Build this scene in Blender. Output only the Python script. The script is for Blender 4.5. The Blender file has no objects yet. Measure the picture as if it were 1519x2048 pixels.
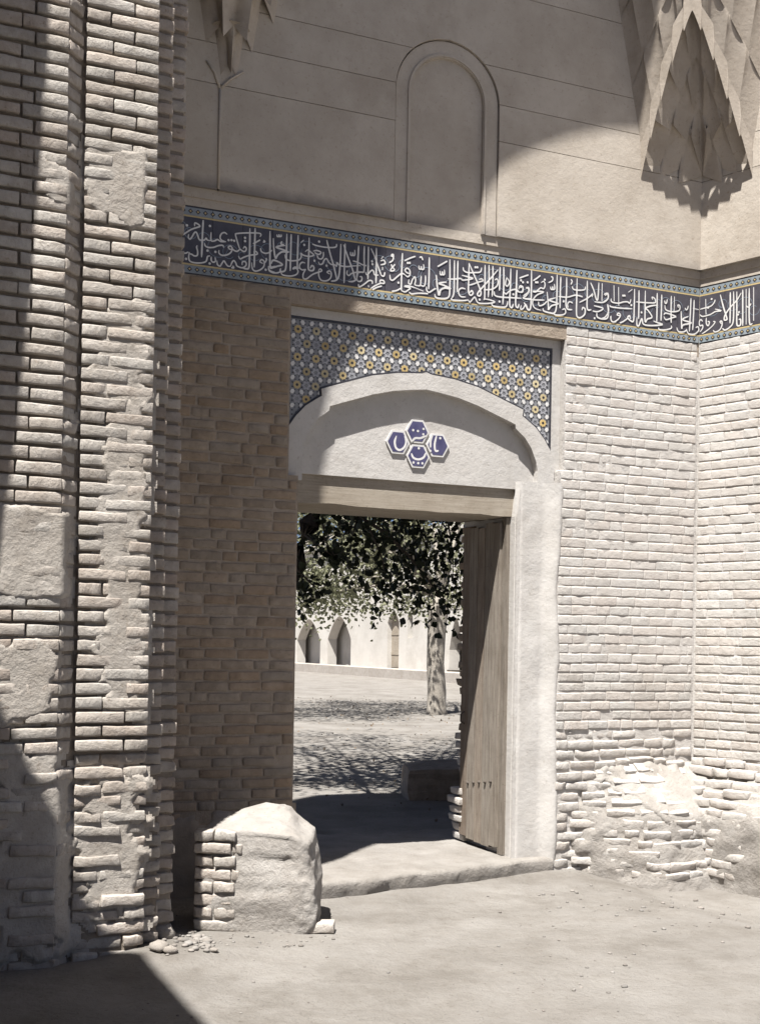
import bpy, bmesh, math, random
from mathutils import Vector, Matrix, noise
from mathutils.geometry import tessellate_polygon

# ------------------------------------------------------------------ camera, sky, sun, exposure
SC = bpy.context.scene
F, CX, HY, ROLL, EYE = 2400.0, 759.5, 1285.0, 0.017, 1.55      # focal length and horizon in photo pixels
WALL_ANGLE = math.radians(23)
SUN_TRAVEL = Vector((0.377, 0.926))                             # horizontal direction the sunlight travels
SUN_ELEV = math.radians(66)

cam_data = bpy.data.cameras.new('camera')
cam = bpy.data.objects.new('camera', cam_data)
SC.collection.objects.link(cam)
cam_data.sensor_width = 36.0
cam_data.sensor_height = 36.0
cam_data.sensor_fit = 'AUTO'
cam_data.lens = F / 2048.0 * 36.0
cam_data.shift_y = (HY - 1024.0) / 2048.0
cam_data.clip_start, cam_data.clip_end = 0.05, 6000.0
cam.matrix_world = Matrix.Translation((0, 0, EYE)) @ Matrix.Rotation(math.radians(90), 4, 'X') @ Matrix.Rotation(ROLL, 4, 'Z')
SC.camera = cam

world = bpy.data.worlds.new('World')
SC.world = world
world.use_nodes = True
wn = world.node_tree
sky = wn.nodes.new('ShaderNodeTexSky')
sky.sky_type = 'NISHITA'
sky.sun_disc = False
sky.sun_elevation = SUN_ELEV
sky.sun_rotation = math.atan2(-SUN_TRAVEL.x, -SUN_TRAVEL.y)
sky.altitude = 1500.0
sky.air_density = 0.4
sky.dust_density = 3.0
sky.ozone_density = 0.2
wn.links.new(sky.outputs[0], wn.nodes['Background'].inputs[0])
wn.nodes['Background'].inputs[1].default_value = 0.05

sun_data = bpy.data.lights.new('sun', 'SUN')
sun_data.energy = 5.0
sun_data.angle = math.radians(0.6)
sun_data.color = (1.0, 0.97, 0.925)
sun = bpy.data.objects.new('sun', sun_data)
SC.collection.objects.link(sun)
sdir = Vector((SUN_TRAVEL.x * math.cos(SUN_ELEV), SUN_TRAVEL.y * math.cos(SUN_ELEV), -math.sin(SUN_ELEV)))
sun.rotation_euler = sdir.to_track_quat('-Z', 'Y').to_euler()
sun.location = (-6, -10, 20)

vs = SC.view_settings
vs.view_transform = 'Standard'
vs.look = 'None'
vs.gamma = 1.0
vs.use_curve_mapping = False
vs.exposure = 1.42
SC.cycles.max_bounces = 10
SC.cycles.diffuse_bounces = 6

# ------------------------------------------------------------------ photo pixel -> place
T = Vector((math.cos(WALL_ANGLE), math.sin(WALL_ANGLE)))        # along the doorway wall
N = Vector((-T.y, T.x))                                         # into the wall

def ray(x, y):
    X, Y = (x - CX) / F, (HY - y) / F
    c, s = math.cos(ROLL), math.sin(ROLL)
    return Vector((X * c - Y * s, 1.0, X * s + Y * c))

def G(x, y, z=0.0):                                             # where the sight line meets a level z
    r = ray(x, y)
    k = (z - EYE) / r.z
    return Vector((r.x * k, k))

O = G(1100, 1745)                                               # foot of the doorway wall

def W(x, y, n=0.0):                                             # where it meets a plane parallel to the doorway wall
    r = ray(x, y)
    k = (n + N.dot(O)) / N.dot(r.xy)
    p = r * k
    return (T.dot(p.xy - O), p.z + EYE)

def SN(p):
    d = Vector(p) - O
    return (T.dot(d), N.dot(d))

def XY(s, n):                                                   # wall frame (along, into) -> world plan
    return O + T * s + N * n

def P(x, y, d):                                                 # point at depth d
    r = ray(x, y)
    return Vector((r.x * d, d, r.z * d + EYE))

MW = Matrix.Translation((O.x, O.y, 0)) @ Matrix.Rotation(WALL_ANGLE, 4, 'Z')

# ------------------------------------------------------------------ materials
def pmat(name, c1, c2, scale=6.0, bump=0.3, bscale=60.0, rough=0.9, rnd=0.0, island=False, bdist=0.006,
         stain=None, stain_scale=1.5, spec=0.2, detail=6.0, stretch=None, hue=.010, weather=0.0):
    m = bpy.data.materials.new(name)
    m.use_nodes = True
    nt = m.node_tree
    L = nt.links.new
    b = nt.nodes['Principled BSDF']
    b.inputs['Roughness'].default_value = rough
    b.inputs['Specular IOR Level'].default_value = spec
    tc = nt.nodes.new('ShaderNodeTexCoord')
    oi = nt.nodes.new('ShaderNodeObjectInfo')
    add = nt.nodes.new('ShaderNodeVectorMath'); add.operation = 'ADD'
    mul = nt.nodes.new('ShaderNodeMath'); mul.operation = 'MULTIPLY'; mul.inputs[1].default_value = 37.0
    L(oi.outputs['Random'], mul.inputs[0])
    L(tc.outputs['Object'], add.inputs[0]); L(mul.outputs[0], add.inputs[1])
    vec = add.outputs[0]
    if stretch:
        mp = nt.nodes.new('ShaderNodeMapping'); mp.inputs['Scale'].default_value = stretch
        L(vec, mp.inputs[0]); vec = mp.outputs[0]
    n1 = nt.nodes.new('ShaderNodeTexNoise'); n1.inputs['Scale'].default_value = scale; n1.inputs['Detail'].default_value = detail
    n1.inputs['Roughness'].default_value = 0.65
    L(vec, n1.inputs['Vector'])
    rp = nt.nodes.new('ShaderNodeValToRGB')
    rp.color_ramp.elements[0].position = 0.32; rp.color_ramp.elements[0].color = (*c1, 1)
    rp.color_ramp.elements[1].position = 0.68; rp.color_ramp.elements[1].color = (*c2, 1)
    L(n1.outputs[0], rp.inputs[0])
    col = rp.outputs[0]
    if stain:
        n3 = nt.nodes.new('ShaderNodeTexNoise'); n3.inputs['Scale'].default_value = stain_scale; n3.inputs['Detail'].default_value = 8.0
        n3.inputs['Roughness'].default_value = 0.7
        L(tc.outputs['Object'], n3.inputs['Vector'])
        r3 = nt.nodes.new('ShaderNodeValToRGB')
        r3.color_ramp.elements[0].position = 0.5; r3.color_ramp.elements[0].color = (0, 0, 0, 1)
        r3.color_ramp.elements[1].position = 0.72; r3.color_ramp.elements[1].color = (.8, .8, .8, 1)
        L(n3.outputs[0], r3.inputs[0])
        mx = nt.nodes.new('ShaderNodeMix'); mx.data_type = 'RGBA'
        L(r3.outputs[0], mx.inputs[0]); L(col, mx.inputs[6]); mx.inputs[7].default_value = (*stain, 1)
        col = mx.outputs[2]
    if weather > 0:                                              # dust, damp and small pits, spread over the masonry in place
        gp = nt.nodes.new('ShaderNodeNewGeometry')
        for sc_, lo, hi, amt in ((1.4, .40, .72, weather), (6.5, .46, .74, weather * .8), (48.0, .60, .70, min(.5, weather * 1.6))):
            nw = nt.nodes.new('ShaderNodeTexNoise'); nw.inputs['Scale'].default_value = sc_; nw.inputs['Detail'].default_value = 7.0 if sc_ < 20 else 3.0
            nw.inputs['Roughness'].default_value = .68
            L(gp.outputs['Position'], nw.inputs['Vector'])
            mw_ = nt.nodes.new('ShaderNodeMapRange'); mw_.inputs[1].default_value = lo; mw_.inputs[2].default_value = hi
            mw_.inputs[3].default_value = 0.0; mw_.inputs[4].default_value = amt
            L(nw.outputs[0], mw_.inputs[0])
            mz = nt.nodes.new('ShaderNodeMix'); mz.data_type = 'RGBA'; mz.blend_type = 'MULTIPLY'
            L(mw_.outputs[0], mz.inputs[0]); L(col, mz.inputs[6]); mz.inputs[7].default_value = (.52, .46, .39, 1)
            col = mz.outputs[2]
    if rnd > 0:
        hv = nt.nodes.new('ShaderNodeHueSaturation')
        src = oi.outputs['Random']
        if island:
            ge = nt.nodes.new('ShaderNodeNewGeometry'); src = ge.outputs['Random Per Island']
        mr = nt.nodes.new('ShaderNodeMapRange')
        mr.inputs[3].default_value = 1 - rnd; mr.inputs[4].default_value = 1 + rnd
        L(src, mr.inputs[0]); L(mr.outputs[0], hv.inputs['Value']); L(col, hv.inputs['Color'])
        m7 = nt.nodes.new('ShaderNodeMath'); m7.operation = 'MULTIPLY'; m7.inputs[1].default_value = 7.31; L(src, m7.inputs[0])
        fr7 = nt.nodes.new('ShaderNodeMath'); fr7.operation = 'FRACT'; L(m7.outputs[0], fr7.inputs[0])
        mh = nt.nodes.new('ShaderNodeMapRange'); mh.inputs[3].default_value = .5 - hue; mh.inputs[4].default_value = .5 + hue * .5
        L(fr7.outputs[0], mh.inputs[0]); L(mh.outputs[0], hv.inputs['Hue'])
        ms = nt.nodes.new('ShaderNodeMapRange'); ms.inputs[3].default_value = 1.25; ms.inputs[4].default_value = .8
        L(fr7.outputs[0], ms.inputs[0]); L(ms.outputs[0], hv.inputs['Saturation'])
        col = hv.outputs[0]
    L(col, b.inputs['Base Color'])
    if bump > 0:
        n2 = nt.nodes.new('ShaderNodeTexNoise'); n2.inputs['Scale'].default_value = bscale; n2.inputs['Detail'].default_value = 8.0
        n2.inputs['Roughness'].default_value = 0.7
        L(vec, n2.inputs['Vector'])
        bp = nt.nodes.new('ShaderNodeBump'); bp.inputs['Strength'].default_value = bump; bp.inputs['Distance'].default_value = bdist
        L(n2.outputs[0], bp.inputs['Height']); L(bp.outputs[0], b.inputs['Normal'])
    return m

def leafmat(name, c1, c2, trans):
    m = bpy.data.materials.new(name); m.use_nodes = True
    nt = m.node_tree; L = nt.links.new
    b = nt.nodes['Principled BSDF']; out = nt.nodes['Material Output']
    ge = nt.nodes.new('ShaderNodeNewGeometry')
    rp = nt.nodes.new('ShaderNodeValToRGB')
    rp.color_ramp.elements[0].color = (*c1, 1); rp.color_ramp.elements[1].color = (*c2, 1)
    L(ge.outputs['Random Per Island'], rp.inputs[0]); L(rp.outputs[0], b.inputs['Base Color'])
    b.inputs['Roughness'].default_value = 0.6
    b.inputs['Specular IOR Level'].default_value = 0.25
    tr = nt.nodes.new('ShaderNodeBsdfTranslucent'); L(rp.outputs[0], tr.inputs[0])
    mx = nt.nodes.new('ShaderNodeMixShader'); mx.inputs[0].default_value = trans
    L(b.outputs[0], mx.inputs[1]); L(tr.outputs[0], mx.inputs[2]); L(mx.outputs[0], out.inputs[0])
    return m

M = {}
M['pier_brick'] = pmat('pier_brick', (.325, .295, .262), (.46, .428, .388), 14, .8, 34, rnd=.13, bdist=.014, weather=.38)
M['wall_brick'] = pmat('wall_brick', (.235, .188, .144), (.325, .268, .212), 12, .7, 36, rnd=.10, bdist=.010, weather=.26, hue=.005)  # shade's warm, dark tone put into the brick left of the doorway
M['pale_brick'] = pmat('pale_brick', (.40, .375, .346), (.49, .465, .435), 12, .8, 34, rnd=.08, bdist=.014, weather=.30)  # lighter, more neutral copy for the sunlit brick
M['stuff_brick'] = pmat('stuff_brick', (.225, .18, .135), (.30, .246, .192), 12, .7, 36, rnd=.09, island=True, bdist=.010, weather=.26, hue=.005)  # merged bricks with the same shade tone in the colour
M['stuff_pale'] = pmat('stuff_pale', (.425, .401, .374), (.495, .471, .443), 12, .7, 34, rnd=.04, island=True, bdist=.010, weather=.24)
M['stuff_pier'] = pmat('stuff_pier', (.30, .262, .225), (.40, .36, .318), 14, .8, 34, rnd=.12, island=True, bdist=.012, weather=.38)
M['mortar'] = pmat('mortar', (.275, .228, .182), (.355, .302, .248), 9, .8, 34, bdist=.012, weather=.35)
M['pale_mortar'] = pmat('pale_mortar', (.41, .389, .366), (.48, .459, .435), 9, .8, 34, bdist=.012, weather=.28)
M['pier_mortar'] = pmat('pier_mortar', (.19, .16, .13), (.27, .232, .192), 9, .8, 34, bdist=.012, weather=.35)
M['plaster'] = pmat('plaster', (.42, .404, .384), (.49, .472, .45), 3, .5, 24, bdist=.010, weather=.22, stain=(.39, .37, .348), stain_scale=2.2)
M['mud_plaster'] = pmat('mud_plaster', (.27, .252, .232), (.345, .325, .302), 5, .9, 26, bdist=.016, weather=.34, stain=(.235, .217, .197), stain_scale=3)
M['upper_plaster'] = pmat('upper_plaster', (.385, .342, .292), (.465, .42, .365), 2.2, .5, 18, bdist=.010, weather=.32, stain=(.335, .292, .245), stain_scale=1.2)
M['muqarnas_plaster'] = pmat('muqarnas_plaster', (.35, .305, .255), (.43, .38, .325), 2.2, .45, 26, bdist=.008, weather=.25, stain=(.29, .25, .205), stain_scale=3)
M['earth'] = pmat('earth', (.175, .163, .148), (.235, .222, .205), 1.6, 1.0, 22, bdist=.022, weather=.32, stain=(.13, .119, .106), stain_scale=.7)
M['stone'] = pmat('stone', (.33, .30, .268), (.41, .378, .345), 7, .8, 30, bdist=.012, weather=.3)
M['wood'] = pmat('wood', (.15, .125, .10), (.285, .25, .21), 5, .6, 30, stretch=(14, 14, .7), rnd=.14, weather=.4)
M['lintel_wood'] = pmat('lintel_wood', (.26, .225, .18), (.37, .33, .275), 5, .5, 30, stretch=(.8, 14, 14), weather=.35)
M['iron'] = pmat('iron', (.06, .05, .045), (.10, .085, .07), 20, .3, 60, rough=.6)
M['navy'] = pmat('navy', (.048, .046, .058), (.08, .076, .09), 9, .12, 60, rough=.35, spec=.4, weather=.25)
M['turquoise'] = pmat('turquoise', (.19, .225, .255), (.26, .295, .32), 12, .12, 60, rough=.4, spec=.4, rnd=.08, weather=.3)
M['rosette'] = pmat('rosette', (.25, .25, .27), (.35, .35, .365), 30, .12, 60, rough=.4, spec=.4, rnd=.12)
M['yellow'] = pmat('yellow', (.36, .285, .145), (.46, .375, .205), 12, .12, 60, rough=.4, spec=.4, rnd=.2)
M['white_glaze'] = pmat('white_glaze', (.50, .49, .475), (.60, .59, .575), 12, .12, 60, rough=.35, spec=.4, rnd=.08)
M['grey_glaze'] = pmat('grey_glaze', (.17, .172, .185), (.26, .262, .27), 40, .12, 60, rough=.4, spec=.4, rnd=.14)
M['cobalt'] = pmat('cobalt', (.048, .046, .105), (.085, .08, .15), 14, .12, 60, rough=.35, spec=.4)
M['black_glaze'] = pmat('black_glaze', (.025, .025, .032), (.048, .046, .052), 14, .1, 60, rough=.4, spec=.4)
M['vine'] = pmat('vine', (.14, .17, .21), (.19, .22, .265), 14, .0, 60, rough=.4, spec=.4)
M['pale_wall'] = pmat('pale_wall', (.44, .418, .384), (.52, .497, .46), .8, .4, 12, bdist=.02, stain=(.36, .335, .30), stain_scale=.6)
M['dark_opening'] = pmat('dark_opening', (.05, .042, .035), (.08, .065, .055), 4, 0)
M['bark'] = pmat('bark', (.235, .21, .178), (.315, .288, .252), 3.2, .8, 22, bdist=.02)
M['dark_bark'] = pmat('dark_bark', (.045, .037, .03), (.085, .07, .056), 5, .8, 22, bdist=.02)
M['litter'] = pmat('litter', (.12, .095, .07), (.20, .165, .125), 5, 0, rnd=.3, island=True)
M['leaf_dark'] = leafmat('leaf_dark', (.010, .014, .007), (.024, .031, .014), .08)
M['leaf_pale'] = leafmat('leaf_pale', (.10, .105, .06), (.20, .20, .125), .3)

# ------------------------------------------------------------------ object helpers
COL = SC.collection

def link(o):
    COL.objects.link(o)
    return o

def thing(name, label, cat, base=(0, 0, 0), group=None, frame=True):
    """Empty at the base of a thing; base is in the wall frame (s, n, z) when frame is True, else world."""
    o = link(bpy.data.objects.new(name, None))
    o.empty_display_size = 0.2
    o.matrix_world = (MW @ Matrix.Translation(base)) if frame else Matrix.Translation(base)
    o['label'] = label; o['category'] = cat
    if group: o['group'] = group
    o['_b'] = list(base)
    return o

def tag(o, label, cat, group=None):
    o['label'] = label; o['category'] = cat
    if group: o['group'] = group
    return o

def part(name, me, parent, loc=None, stuff=False):
    """child mesh given in the parent's own building frame (wall frame or world)"""
    o = link(bpy.data.objects.new(name, me))
    o.parent = parent
    b = parent.get('_b')
    if b is not None and loc is None:
        o.location = (-b[0], -b[1], -b[2])
    elif loc is not None:
        o.location = loc
    if stuff: o['kind'] = 'stuff'
    return o

class MB:
    def __init__(self):
        self.v = []; self.f = []; self.mi = []; self.cur = 0
    def add(self, vs_, fs_):
        k = len(self.v)
        self.v += [tuple(p) for p in vs_]
        self.f += [tuple(i + k for i in f) for f in fs_]
        self.mi += [self.cur] * len(fs_)
    def box(self, x0, x1, y0, y1, z0, z1):
        self.add([(x0, y0, z0), (x1, y0, z0), (x1, y1, z0), (x0, y1, z0), (x0, y0, z1), (x1, y0, z1), (x1, y1, z1), (x0, y1, z1)],
                 [(3, 2, 1, 0), (4, 5, 6, 7), (0, 1, 5, 4), (1, 2, 6, 5), (2, 3, 7, 6), (3, 0, 4, 7)])
    def prism(self, poly, y0, y1):
        """poly in (x, z), extruded along y"""
        n = len(poly)
        a = sum(poly[i][0] * poly[(i + 1) % n][1] - poly[(i + 1) % n][0] * poly[i][1] for i in range(n))
        if a < 0: poly = poly[::-1]
        vs_ = [(p[0], y0, p[1]) for p in poly] + [(p[0], y1, p[1]) for p in poly]
        if n > 4:
            tri = tessellate_polygon([[Vector((p[0], p[1], 0)) for p in poly]])
            fs_ = []
            for t in tri:
                ar = (poly[t[1]][0] - poly[t[0]][0]) * (poly[t[2]][1] - poly[t[0]][1]) - (poly[t[2]][0] - poly[t[0]][0]) * (poly[t[1]][1] - poly[t[0]][1])
                t = tuple(t) if ar > 0 else (t[0], t[2], t[1])
                fs_ += [t, tuple(i + n for i in t[::-1])]
        else:
            fs_ = [tuple(range(n)), tuple(range(2 * n - 1, n - 1, -1))]
        for i in range(n):
            j = (i + 1) % n
            fs_.append((i, i + n, j + n, j))
        self.add(vs_, fs_)
    def plan(self, poly, z0, z1):
        """poly in (x, y), extruded up"""
        n = len(poly)
        a = sum(poly[i][0] * poly[(i + 1) % n][1] - poly[(i + 1) % n][0] * poly[i][1] for i in range(n))
        if a < 0: poly = poly[::-1]
        vs_ = [(p[0], p[1], z0) for p in poly] + [(p[0], p[1], z1) for p in poly]
        fs_ = [tuple(range(n - 1, -1, -1)), tuple(range(n, 2 * n))]
        for i in range(n):
            j = (i + 1) % n
            fs_.append((i, j, j + n, i + n))
        self.add(vs_, fs_)
    def tube(self, pts, rads, seg=8):
        pts = [Vector(p) for p in pts]
        k0 = None; rings = []
        for i, p in enumerate(pts):
            d = (pts[min(i + 1, len(pts) - 1)] - pts[max(i - 1, 0)]).normalized()
            up = Vector((0, 0, 1)) if abs(d.z) < .9 else Vector((1, 0, 0))
            a = d.cross(up).normalized(); b = d.cross(a).normalized()
            rings.append([p + (a * math.cos(t * 2 * math.pi / seg) + b * math.sin(t * 2 * math.pi / seg)) * rads[i] for t in range(seg)])
        vs_ = [q for r in rings for q in r]; fs_ = []
        for i in range(len(pts) - 1):
            for t in range(seg):
                u = (t + 1) % seg
                fs_.append((i * seg + t, i * seg + u, (i + 1) * seg + u, (i + 1) * seg + t))
        fs_.append(tuple(range(seg - 1, -1, -1))); fs_.append(tuple((len(pts) - 1) * seg + t for t in range(seg)))
        self.add(vs_, fs_)
    def mesh(self, name, mats, smooth=False):
        me = bpy.data.meshes.new(name)
        me.from_pydata(self.v, [], self.f)
        if not isinstance(mats, (list, tuple)): mats = [mats]
        for m in mats: me.materials.append(m)
        if len(mats) > 1: me.polygons.foreach_set('material_index', self.mi)
        if smooth: me.polygons.foreach_set('use_smooth', [True] * len(me.polygons))
        me.update()
        return me

def fbm(p, o=3):
    return noise.fractal(Vector(p), 1.0, 2.1, o)

# ------------------------------------------------------------------ bricks: a few worn shapes, shared by all of them
def brick_geo(seed, r, rough, L=.2, D=.10, Hh=.05):
    rn = random.Random(seed)
    xs = [-1, -.95, -.35, .3, .95, 1]; ys = [-1, -.8, 1]; zs = [-1, -.72, .72, 1]
    hx, hy, hz = L / 2, D / 2, Hh / 2
    off = Vector((rn.uniform(-50, 50), rn.uniform(-50, 50), rn.uniform(-50, 50)))
    chip = None
    if rn.random() < .35: chip = (rn.choice((-1, 1)) * hx, rn.choice((-1, 1)) * hz)
    idx = {}; vs_ = []; fs_ = []
    def vert(i, j, k):
        if (i, j, k) in idx: return idx[i, j, k]
        p = Vector((xs[i] * hx, ys[j] * hy, zs[k] * hz))
        q = Vector((max(-hx + r, min(hx - r, p.x)), max(-hy + r, p.y), max(-hz + r, min(hz - r, p.z))))
        d = p - q
        if d.length > 1e-6 and p.y < 0: p = q + d.normalized() * r
        if p.y < hy * .9:
            w = noise.noise_vector(p * 17 + off)
            p = p + Vector((w.x * rough * .7, w.y * rough, w.z * rough * .8))
            if chip:
                dd = math.hypot(p.x - chip[0], (p.z - chip[1]) * 1.6)
                if dd < .05: p.y += (.05 - dd) * rough * 14
        idx[i, j, k] = len(vs_); vs_.append(tuple(p)); return idx[i, j, k]
    nx, ny, nz = len(xs) - 1, len(ys) - 1, len(zs) - 1
    for i in range(nx):
        for k in range(nz):
            fs_.append((vert(i, 0, k), vert(i + 1, 0, k), vert(i + 1, 0, k + 1), vert(i, 0, k + 1)))
        for j in range(ny):
            fs_.append((vert(i, j, nz), vert(i + 1, j, nz), vert(i + 1, j + 1, nz), vert(i, j + 1, nz)))
            fs_.append((vert(i, j, 0), vert(i, j + 1, 0), vert(i + 1, j + 1, 0), vert(i + 1, j, 0)))
    for j in range(ny):
        for k in range(nz):
            fs_.append((vert(0, j, k), vert(0, j, k + 1), vert(0, j + 1, k + 1), vert(0, j + 1, k)))
            fs_.append((vert(nx, j, k), vert(nx, j + 1, k), vert(nx, j + 1, k + 1), vert(nx, j, k + 1)))
    return vs_, fs_

def brick_set(prefix, mat, count, r, rough, seed0):
    out = []
    for i in range(count):
        g = brick_geo(seed0 + i, r, rough)
        mb = MB(); mb.add(*g)
        out.append((mb.mesh(prefix, mat, True), g))
    return out

BR_PIER = brick_set('pier_brick', M['pier_brick'], 16, .0065, .0065, 100)
BR_WORN = brick_set('worn_brick', M['pier_brick'], 16, .010, .014, 200)
BR_WALL = brick_set('wall_brick', M['wall_brick'], 14, .006, .006, 300)
BR_PALE = brick_set('pale_brick', M['pale_brick'], 12, .0025, .004, 400)
BR_PALEW = brick_set('pale_worn_brick', M['pale_brick'], 12, .009, .012, 500)

def put_brick(parent, kit, rn, c, w, h, ang, tilt=(0, 0), into=None, depth=1.0):
    """c = centre of the brick's front face in the wall frame; ang = plan angle of the face"""
    me, g = rn.choice(kit)
    flip = rn.choice((1, -1))
    sx, sz = w / .2 , h / .05
    cx_, cy_ = c[0] - math.sin(ang) * .05 * depth, c[1] + math.cos(ang) * .05 * depth
    rot = Matrix.Rotation(ang, 4, 'Z') @ Matrix.Rotation(tilt[0], 4, 'Y') @ Matrix.Rotation(tilt[1], 4, 'X')
    if into is not None:
        mt = Matrix.Translation((cx_, cy_, c[2])) @ rot @ Matrix.Diagonal((sx, depth, sz, 1))
        into.add([mt @ Vector(p) for p in g[0]], g[1])
        return None
    o = link(bpy.data.objects.new('brick', me))
    o.parent = parent
    b = parent['_b']
    o.location = (cx_ - b[0], cy_ - b[1], c[2] - b[2])
    o.rotation_euler = rot.to_euler()
    o.scale = (sx, depth, sz)
    return o

def poly_dist(p, poly):
    """signed distance to polygon, positive inside"""
    x, y = p; ins = False; dm = 1e9; n = len(poly)
    for i in range(n):
        x1, y1 = poly[i]; x2, y2 = poly[(i + 1) % n]
        if (y1 > y) != (y2 > y) and x < (x2 - x1) * (y - y1) / (y2 - y1) + x1: ins = not ins
        dx, dy = x2 - x1, y2 - y1
        t = max(0, min(1, ((x - x1) * dx + (y - y1) * dy) / (dx * dx + dy * dy + 1e-12)))
        dm = min(dm, math.hypot(x - x1 - t * dx, y - y1 - t * dy))
    return dm if ins else -dm

def plaster_sheet(poly, nf, proud, res=.02, rag=.02, lump=.006, fade=.03, seed=0, sink=.03):
    """a hand-thrown plaster skin over brickwork: outline poly (s, z); nf(s, z) = wall face"""
    s0, s1 = min(p[0] for p in poly) - .05, max(p[0] for p in poly) + .05
    z0, z1 = min(p[1] for p in poly) - .05, max(p[1] for p in poly) + .05
    a, b = int((s1 - s0) / res) + 1, int((z1 - z0) / res) + 1
    mb = MB(); idx = {}; dist = {}
    def vert(i, j):
        if (i, j) in idx: return idx[i, j]
        s, z = s0 + i * res, z0 + j * res
        d = poly_dist((s, z), poly) + fbm((s * 9 + seed, z * 9, seed), 4) * rag * 1.6
        k = max(0, min(1, d / fade)); k = k * k * (3 - 2 * k)
        y = nf(s, z) - proud * k + (1 - k) * sink + fbm((s * 5, z * 5 + seed, 3.1), 4) * lump
        idx[i, j] = len(mb.v); mb.v.append((s, y, z)); dist[i, j] = d
        return idx[i, j]
    for i in range(a):
        for j in range(b):
            q = [vert(i, j), vert(i + 1, j), vert(i + 1, j + 1), vert(i, j + 1)]
            if max(dist[i, j], dist[i + 1, j], dist[i + 1, j + 1], dist[i, j + 1]) > -.02:
                mb.f.append(tuple(q)); mb.mi.append(0)
    return mb

# ================================================================== GROUND
CORNER = (1.16, 0.0)
ANG_R = math.atan2(-.93, .36)

def sstep(a, b, x):
    t = max(0, min(1, (x - a) / (b - a)))
    return t * t * (3 - 2 * t)

def gz(x, y):
    s, n = SN((x, y))
    z = 0.0
    if n < .3:
        z -= .10 * sstep(.1, .7, s) * sstep(-3.0, -1.0, n) * (1 - sstep(-.1, .2, n))
        z += fbm((x * .9, y * .9, .3), 3) * .022 + fbm((x * 4, y * 4, .7), 3) * .010
        d = math.hypot(s + 2.95, n + 1.25)
        z += .05 * math.exp(-(d / .35) ** 2)
    elif n > 1.2:
        z += fbm((x * .35, y * .35, 5.3), 4) * .06 * sstep(1.2, 6, n) * (1 - sstep(40, 60, y))
        d = math.hypot(x - 1.35, y - 27)
        z += .16 * math.exp(-(d / 1.3) ** 2)
    return z

def axis(fine0, fine1, step, lo, hi):
    a = [fine0 + step * i for i in range(int((fine1 - fine0) / step) + 1)]
    d = step; x = a[0]; left = []
    while x > lo: d *= 1.35; x -= d; left.append(x)
    d = step; x = a[-1]; right = []
    while x < hi: d *= 1.35; x += d; right.append(x)
    return left[::-1] + a + right

gx = axis(-3.2, 4.2, .07, -3000, 3000); gy = axis(3.2, 12.0, .07, -3000, 4000)
mb = MB()
for yy in gy:
    for xx in gx: mb.v.append((xx, yy, gz(xx, yy) if -60 < xx < 60 and -20 < yy < 120 else 0.0))
nx = len(gx)
for j in range(len(gy) - 1):
    for i in range(nx - 1): mb.f.append((j * nx + i, j * nx + i + 1, (j + 1) * nx + i + 1, (j + 1) * nx + i)); mb.mi.append(0)
ground = link(bpy.data.objects.new('ground', mb.mesh('ground', M['earth'], True)))
ground['kind'] = 'structure'

# ================================================================== DOORWAY WALL
DW = thing('doorway_wall', 'brick doorway wall with blue inscription band, mosaic spandrel and plastered upper storey', 'wall', (-.97, .2, 0))
S_L, S_R, TOP = -3.6, 1.5, 11.0
OPEN_L, OPEN_R, THICK = -1.86, -.275, .9
mb = MB()
mb.box(S_L, OPEN_L, .007, THICK, -.35, 2.58)                      # left of the door
mb.box(S_L, -1.924, .007, THICK, 2.58, 3.645)
mb.box(S_L, S_R, .005, THICK, 3.645, TOP)
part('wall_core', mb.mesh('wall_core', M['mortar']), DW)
mb = MB()
mb.box(.012, S_R, .002, THICK, -.35, 2.74)                        # right of the door
mb.box(.047, S_R, .002, THICK, 2.74, 3.642)
part('wall_core', mb.mesh('wall_core', M['pale_mortar']), DW)

def bulge(s, z):
    if z > .8: return 0.0
    B = .36 * sstep(.10, .70, s)
    return B * (1 - sstep(.34, .80, z)) * (.86 + .5 * max(0, .35 - z))

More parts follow.
